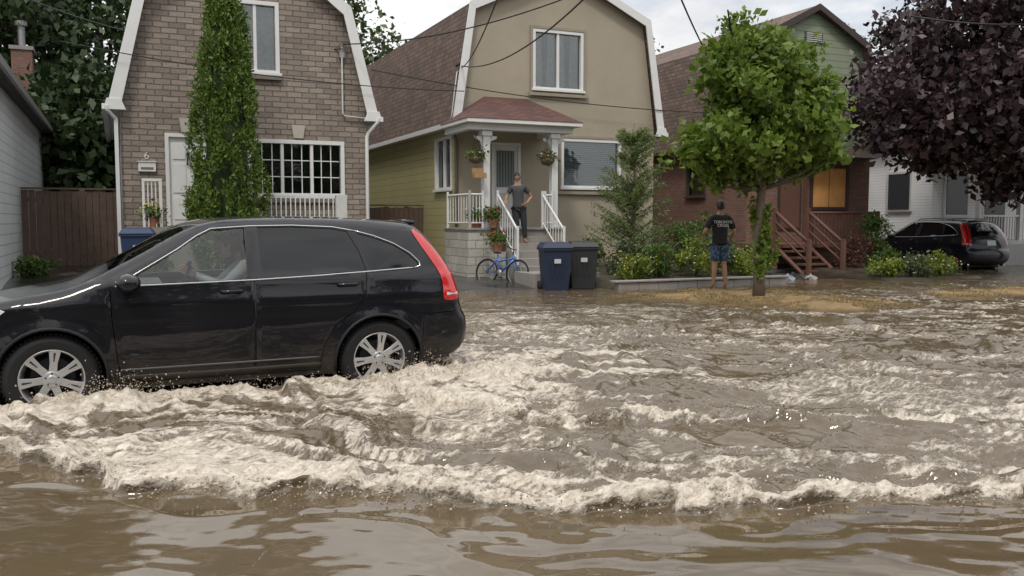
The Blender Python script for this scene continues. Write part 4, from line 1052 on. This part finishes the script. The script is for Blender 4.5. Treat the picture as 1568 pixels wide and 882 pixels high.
def figure(name, loc, rz, skinm, hairm, shirtm, pantm, arms, fem=False, shorts=True, S=1.0, longh=False, feet=None, gaze=0, knees=None):
    e = empty(name, loc, rz, S)
    shw = .165 if fem else .19
    J = {'pel': (0, .0, .95), 'wa': (0, .0, 1.10), 'ch': (0, .0, 1.30), 'nb': (0, .01, 1.455), 'nk': (0, .0, 1.53), 'hd': (0, -.005, 1.60)}
    kn = knees or [(-.10, -.02, .50), (.10, -.02, .50)]; ft = feet or [(-.11, .02, .07), (.11, .02, .07)]
    v = [('pel', J['pel'], (.115, .085)), ('wa', J['wa'], (.10, .075)), ('ch', J['ch'], (.115, .08)), ('nb', J['nb'], (.070, .06)), ('nk', J['nk'], .055), ('hd', J['hd'], .052)]
    ed = [('pel', 'wa'), ('wa', 'ch'), ('ch', 'nb'), ('nb', 'nk'), ('nk', 'hd')]
    hands = []
    for i, sg in enumerate((-1, 1)):
        el, wr, hd_, nr, sd = arms[i]
        v += [(('s', i), (sg*shw, .005, 1.415), .050), (('e', i), el, .043), (('f', i), tuple(Vector(el).lerp(Vector(wr), .35)), .042), (('w', i), wr, .028)]
        ed += [('nb', ('s', i)), (('s', i), ('e', i)), (('e', i), ('f', i)), (('f', i), ('w', i))]
        hands += hand(wr, hd_, nr, sd)
        k = kn[i]; a = ft[i]
        v += [(('h', i), (sg*.085, 0, .88), .075), (('t', i), tuple(Vector((sg*.09, 0, .88)).lerp(Vector(k), .5)), .068), (('k', i), k, .056), (('c', i), tuple(Vector(k).lerp(Vector(a), .3)+Vector((0, .015, 0))), .058), (('a', i), a, .037), (('b', i), (a[0]+sg*.015, a[1]-.09, .030), (.036, .026)), (('o', i), (a[0]+sg*.025, a[1]-.155, .022), (.038, .018))]
        ed += [('pel', ('h', i)), (('h', i), ('t', i)), (('t', i), ('k', i)), (('k', i), ('c', i)), (('c', i), ('a', i)), (('a', i), ('b', i)), (('b', i), ('o', i))]
    skin('body', e, [{'v': v, 'e': ed}], skinm); skin('hands', e, hands, skinm, 1)
    sv = [('pel', (0, 0, .86), (.178, .135)), ('hi', (0, 0, .95), (.172, .130)), ('wa', J['wa'], (.15 if fem else .165, .122)), ('ch', J['ch'], (.165 if fem else .182, .130)), ('nb', (0, .01, 1.445), (.095, .09))]
    se = [('pel', 'hi'), ('hi', 'wa'), ('wa', 'ch'), ('ch', 'nb')]
    for i, sg in enumerate((-1, 1)):
        el = Vector(arms[i][0]); s0 = Vector((sg*shw, .005, 1.415))
        sv += [(('s', i), tuple(s0), .078), (('m', i), tuple(s0.lerp(el, .45)), .070), (('x', i), tuple(s0.lerp(el, .62 if fem else .85)), .070)]; se += [('nb', ('s', i)), (('s', i), ('m', i)), (('m', i), ('x', i))]
    skin('shirt', e, [{'v': sv, 'e': se}], shirtm)
    pv = [('pel', (0, 0, .97), (.155, .118))]; pe = []
    for i, sg in enumerate((-1, 1)):
        h_ = Vector((sg*.085, 0, .87)); k = Vector(kn[i]); a = Vector(ft[i])
        pv += [(('h', i), tuple(h_), .112), (('t', i), tuple(h_.lerp(k, .55)), .104)]; pe += [('pel', ('h', i)), (('h', i), ('t', i))]
        if shorts: pv += [(('k', i), tuple(h_.lerp(k, .9)), .103)]; pe += [(('t', i), ('k', i))]
        else: pv += [(('k', i), tuple(k), .078), (('a', i), tuple(k.lerp(a, .9)), .062)]; pe += [(('t', i), ('k', i)), (('k', i), ('a', i))]
    skin('trousers', e, [{'v': pv, 'e': pe}], pantm)
    head(e, (0, -.015, 1.665), 1.0 if not fem else .97, skinm, hairm, long=longh, gaze=gaze)
    return e
skinA = M('skin_tan', (.33, .19, .12), .55, var=.08); hairA = M('hair_black', (.012, .010, .010), .5, var=.3, ns=40)
greyshirt = M('grey_tshirt', (.055, .057, .063), .9, bmp=.3); jeans = M('dark_trousers', (.025, .027, .032), .9, bmp=.3); blackshirt = M('black_tshirt', (.014, .014, .016), .9, bmp=.3)
m, nt, b = nodes('patterned_blue_shorts'); nn = noise(nt, coords(nt), 16, 3); cr = N(nt, 'ShaderNodeValToRGB'); L(nt, nn, cr.inputs[0]); cr.color_ramp.interpolation = 'CONSTANT'
cr.color_ramp.elements[0].color = (.03, .05, .10, 1); cr.color_ramp.elements[1].position = .52; cr.color_ramp.elements[1].color = (.10, .16, .27, 1); ee = cr.color_ramp.elements.new(.6); ee.color = (.02, .03, .05, 1)
L(nt, cr.outputs[0], b.inputs['Base Color']); b.inputs['Roughness'].default_value = .9; shortsm = m
armsM = [((-.31, .02, 1.15), (-.29, -.16, .98), (.15, -1, -.45), (1, 0, -.2), (0, 0, 1)), ((.33, .03, 1.16), (.27, -.20, 1.06), (-.3, -1, .0), (-1, 0, 0), (0, 0, 1))]
gzm = float(ground_h(np.array([[11.1]]), np.array([[14.6]]))[0][0, 0])
man = figure('standing_man', (11.1, 14.6, gzm+.005), R(168), skinA, hairA, blackshirt, shortsm, armsM, S=1.0, feet=[(-.13, .03, .07), (.12, -.02, .07)])
tc = bpy.data.curves.new('shirt_text', 'FONT'); tc.body = 'TORONTO\nCROSS'; tc.size = .08; tc.align_x = 'CENTER'; tc.extrude = .002; tc.space_line = .85
to = bpy.data.objects.new('shirt_print', tc); to.location = (0, .137, 1.32); to.rotation_euler = (R(90-3), 0, R(180)); tc.materials.append(white); COL.objects.link(to); to.parent = man
armsW = [((-.29, .03, 1.19), (-.37, -.17, 1.10), (-.15, -1, -.3), (0, 0, -1), (1, 0, 0)), ((.36, .06, 1.16), (.19, -.06, .99), (-.8, -.5, -.3), (-.2, .6, -.3), (0, -.3, 1))]
woman = figure('woman_on_steps', (8.78, 19.20, .935), R(-12), skinA, hairA, greyshirt, jeans, armsW, fem=True, shorts=False, S=.94, longh=True, gaze=R(-15), knees=[(-.09, -.04, .5), (.11, -.02, .5)], feet=[(-.09, 0, .07), (.12, .02, .07)])
woman.rotation_euler = (0, R(-3.5), R(-12))
dr = empty('driver', (0, 0, 0)); dr.parent = suv
dy = -.38
skin('torso', dr, [{'v': [('p', (1.50, dy, .86), (.15, .13)), ('w', (1.54, dy, 1.0), .14), ('c', (1.55, dy, 1.14), (.12, .16)), ('n', (1.53, dy, 1.25), .06), ('s1', (1.52, dy-.18, 1.2), .06), ('e1', (1.32, dy-.22, 1.03), .045), ('h1', (1.10, dy-.14, 1.12), .03), ('s2', (1.52, dy+.18, 1.2), .06), ('e2', (1.32, dy+.22, 1.03), .045), ('h2', (1.10, dy+.14, 1.12), .03)], 'e': [('p', 'w'), ('w', 'c'), ('c', 'n'), ('c', 's1'), ('s1', 'e1'), ('e1', 'h1'), ('c', 's2'), ('s2', 'e2'), ('e2', 'h2')]}], M('driver_shirt', (.4, .4, .42), .9))
skin('neck_and_hands', dr, [{'v': [('n', (1.53, dy, 1.22), .05), ('m', (1.45, dy, 1.33), .05)], 'e': [('n', 'm')]}]+hand((1.10, dy-.14, 1.12), (-.8, .2, .5), (.4, .6, 0), (0, .2, 1))+hand((1.10, dy+.14, 1.12), (-.8, -.2, .5), (.4, -.6, 0), (0, -.2, 1)), skinA, 1)
head(dr, (1.38, dy, 1.37), .95, M('skin_light', (.50, .32, .23), .55), M('hair_brown', (.05, .035, .025), .6), gaze=R(-90))

# ------------------------------------------------------------------ bins and bicycle
def bin_(x, y, z, rz, col, w=.60, h=1.06):
    e = empty('wheeled_bin', (x, y, z), rz); b_ = MB(); m1 = M('bin_plastic', col, .5, var=.15); hw = w/2
    vs = [(-hw*.82, -.27, .06), (hw*.82, -.27, .06), (hw*.82, .24, .06), (-hw*.82, .24, .06), (-hw, -.34, h-.12), (hw, -.34, h-.12), (hw, .32, h-.12), (-hw, .32, h-.12)]
    b_.add(vs, [(0,3,2,1), (4,5,6,7), (0,1,5,4), (1,2,6,5), (2,3,7,6), (3,0,4,7)], m1)
    b_.box(-hw-.025, hw+.025, -.37, .35, h-.15, h-.10, m1)
    b_.add([(-hw-.03, -.39, h-.095), (hw+.03, -.39, h-.095), (hw+.03, .37, h-.095), (-hw-.03, .37, h-.095), (-hw*.85, -.30, h), (hw*.85, -.30, h), (hw*.85, .30, h+.02), (-hw*.85, .30, h+.02)], [(0,3,2,1), (4,5,6,7), (0,1,5,4), (1,2,6,5), (2,3,7,6), (3,0,4,7)], m1)
    b_.tube([(-hw*.8, .38, h-.12), (-hw*.8, .46, h-.08), (hw*.8, .46, h-.08), (hw*.8, .38, h-.12)], .018, m1, 8)
    for k in (-.12, .0, .12): b_.box(k-.012, k+.012, -.345, -.325, .35, h-.3, m1)
    b_.box(-.07, .07, -.352, -.335, h-.42, h-.33, offwhite)
    for sg in (-1, 1): b_.tube([(sg*(hw*.85), .25, .12), (sg*(hw*.85+.06), .25, .12)], .12, blackrub, 18)
    b_.obj('bin_body', e, .012)
bin_(8.45, 16.75, -.06, R(-16), (.014, .024, .055)); bin_(9.2, 16.9, -.05, R(-22), (.025, .027, .03))
bin_(.35, 19.6, .25, R(-5), (.02, .04, .10))

bk = empty('bicycle', (8.0, 18.6, .0), R(-58)); bb = MB(); bb.T = Matrix.Rotation(R(-9), 4, 'X')
blue = M('bike_blue', (.02, .13, .48), .25, coat=.6)
rW = .29
for cx in (-.43, .43):
    ring = [(cx+rW*math.cos(a), 0, rW+rW*math.sin(a)) for a in np.linspace(0, 6.2832, 33)]
    bb.tube(ring, .022, blackrub, 8); ring = [(cx+(rW-.03)*math.cos(a), 0, rW+(rW-.03)*math.sin(a)) for a in np.linspace(0, 6.2832, 33)]; bb.tube(ring, .009, metalgrey, 6)
    for k in range(16): a = k/16*6.283; bb.cyl((cx, .02*(-1)**k, rW), (cx+(rW-.03)*math.cos(a), 0, rW+(rW-.03)*math.sin(a)), .002, .002, metalgrey, 4)
    bb.cyl((cx, -.04, rW), (cx, .04, rW), .022, .022, metalgrey, 10)
bb.tube([(-.43, .04, rW), (-.05, .03, rW-.01), (-.13, 0, .60), (-.43, .04, rW)], .012, blue, 6); bb.tube([(-.43, -.04, rW), (-.05, -.03, rW-.01), (-.13, 0, .60), (-.43, -.04, rW)], .012, blue, 6)
bb.tube([(-.05, 0, rW-.01), (.30, 0, .58)], .024, blue, 8); bb.tube([(-.12, 0, .53), (.29, 0, .63)], .020, blue, 8); bb.tube([(-.05, 0, rW-.01), (-.16, 0, .70)], .018, blue, 8)
bb.tube([(.28, 0, .70), (.32, 0, .53)], .02, blue, 8)
for sg in (-1, 1): bb.tube([(.32, sg*.01, .54), (.34, sg*.05, .5), (.43, sg*.045, rW)], .012, blue, 6)
bb.tube([(.27, 0, .82), (.28, 0, .7)], .013, blackm, 6); bb.tube([(.22, -.27, .88), (.27, -.12, .84), (.27, 0, .81), (.27, .12, .84), (.22, .27, .88)], .012, blackm, 6)
bb.ball((-.17, 0, .74), .12, .06, .025, blackm); bb.lathe([(0, 0), (.07, 0), (.07, .01), (0, .01)], (-.05, -.05, rW-.01), metalgrey, 20)
bb.tube([(-.05, -.06, rW), (.03, -.07, rW-.12)], .009, metalgrey, 6); bb.box(-.0, .08, -.14, -.06, rW-.14, rW-.12, blackm)
bb.tube([(-.05, .06, rW), (-.12, .07, rW+.1)], .009, metalgrey, 6); bb.box(-.16, -.08, .06, .14, rW+.09, rW+.11, blackm)
bb.obj('bicycle_frame', bk)

dbm = M('plastic_bag', (.22, .24, .28), .4)
db = MB()
for (x_, y_, s_1, mm_) in ((14.9, 17.4, .2, blackm), (15.25, 17.3, .16, dbm), (15.6, 17.5, .2, blackm), (15.9, 17.2, .14, concrete)):
    n_, m_ = 16, 10; vs = []; fs = []
    for j in range(m_+1):
        ph = math.pi*j/m_
        for i in range(n_): t_ = 6.2832*i/n_; k_ = s_1*(1+.16*math.sin(3*t_+j)+.1*math.sin(7*t_+2*j)); vs.append((x_+k_*math.sin(ph)*math.cos(t_), y_+k_*math.sin(ph)*math.sin(t_), .02+s_1*.6*math.cos(ph)+(.05 if j == 0 else 0)))
    for j in range(m_):
        for i in range(n_): fs.append((j*n_+i, (j+1)*n_+i, (j+1)*n_+(i+1) % n_, j*n_+(i+1) % n_))
    db.add(vs, fs, mm_)
db.obj('rubbish_bags')

# ------------------------------------------------------------------ wires
def wire(a, b_, sag, r=.012, n=24):
    a = Vector(a); b_ = Vector(b_); w = MB()
    w.tube([a.lerp(b_, k/n)+Vector((0, 0, -sag*4*(k/n)*(1-k/n))) for k in range(n+1)], r, wirem, 5); w.obj('overhead_wire')
wire((8.0, 21.1, 5.35), (5.5, 8, 4.9), .55, .014)
wire((8.0, 21.05, 5.3), (4.2, 9.5, 4.4), .2, .012)
wire((5.0, 21.1, 5.65), (9.8, 14, 6.6), .45, .015)
wire((16.5, 21.2, 5.4), (6.3, 9.6, 4.9), .35, .014)
wire((17.3, 21.1, 4.7), (9.2, 12.0, 4.9), .6, .014)
wire((-2.2, 28, 7.6), (5.0, 21.15, 5.55), .5, .015)
wire((5.7, 21.1, 5.1), (17.2, 21.0, 4.6), .25, .013)
wire((-1.0, 20.9, 5.2), (8.0, 20.9, 4.7), .2, .012)
wire((17.3, 20.9, 4.4), (25, 18, 4.9), .5, .012)
wire((15.5, 14, 5.8), (26, 16, 7.4), .3, .02)

# ------------------------------------------------------------------ light
wd = bpy.data.worlds.new("World"); scene.world = wd; wd.use_nodes = True; nt = wd.node_tree
bg = nt.nodes['Background']; bg.inputs[1].default_value = .1
SE, SA = R(54), R(212)
sky = N(nt, 'ShaderNodeTexSky'); sky.sky_type = 'NISHITA'; sky.sun_disc = False; sky.sun_elevation = SE; sky.sun_rotation = SA
co = coords(nt, 'Generated'); mp = N(nt, 'ShaderNodeMapping'); mp.inputs['Scale'].default_value = (1, 1, 2.6); L(nt, co, mp.inputs[0])
a = noise(nt, mp.outputs[0], 2.1, 7, .55); a2 = noise(nt, mp.outputs[0], 4.5, 6, .6)
cl_ = mixc(nt, maprange(nt, a2, .3, .7), (6.3, 6.45, 6.8), (9.6, 9.5, 9.35))
sp = nt.nodes.new('ShaderNodeSeparateXYZ'); L(nt, co, sp.inputs[0])
k_ = mth(nt, 'MULTIPLY_ADD', mth(nt, 'MAXIMUM', sp.outputs[2], 0), 1.3, .90)
cc = nt.nodes.new('ShaderNodeCombineColor')
for i in range(3): L(nt, k_, cc.inputs[i])
cl_ = mixc(nt, 1.0, cl_, cc.outputs[0], 'MULTIPLY')
L(nt, mixc(nt, maprange(nt, a, .28, .44), sky.outputs[0], cl_), bg.inputs[0])
sd = bpy.data.lights.new('sun', 'SUN'); sd.energy = 1.5; sd.angle = R(10); sd.color = (1, .94, .84)
so = bpy.data.objects.new('sun', sd); COL.objects.link(so)
dirv = Vector((math.cos(SE)*math.sin(SA), math.cos(SE)*math.cos(SA), math.sin(SE)))
so.rotation_euler = dirv.to_track_quat('Z', 'Y').to_euler()

cam = bpy.data.cameras.new('camera'); cam.lens = 31; cam.sensor_width = 36; cam.clip_end = 2000; cam.clip_start = .05
cao = bpy.data.objects.new('camera', cam); cao.location = (0, 0, 1.47); cao.rotation_euler = (R(90-4.36), 0, R(-24)); COL.objects.link(cao)
scene.camera = cao
scene.view_settings.view_transform = 'Standard'; scene.view_settings.look = 'None'; scene.view_settings.exposure = 0
print('done')
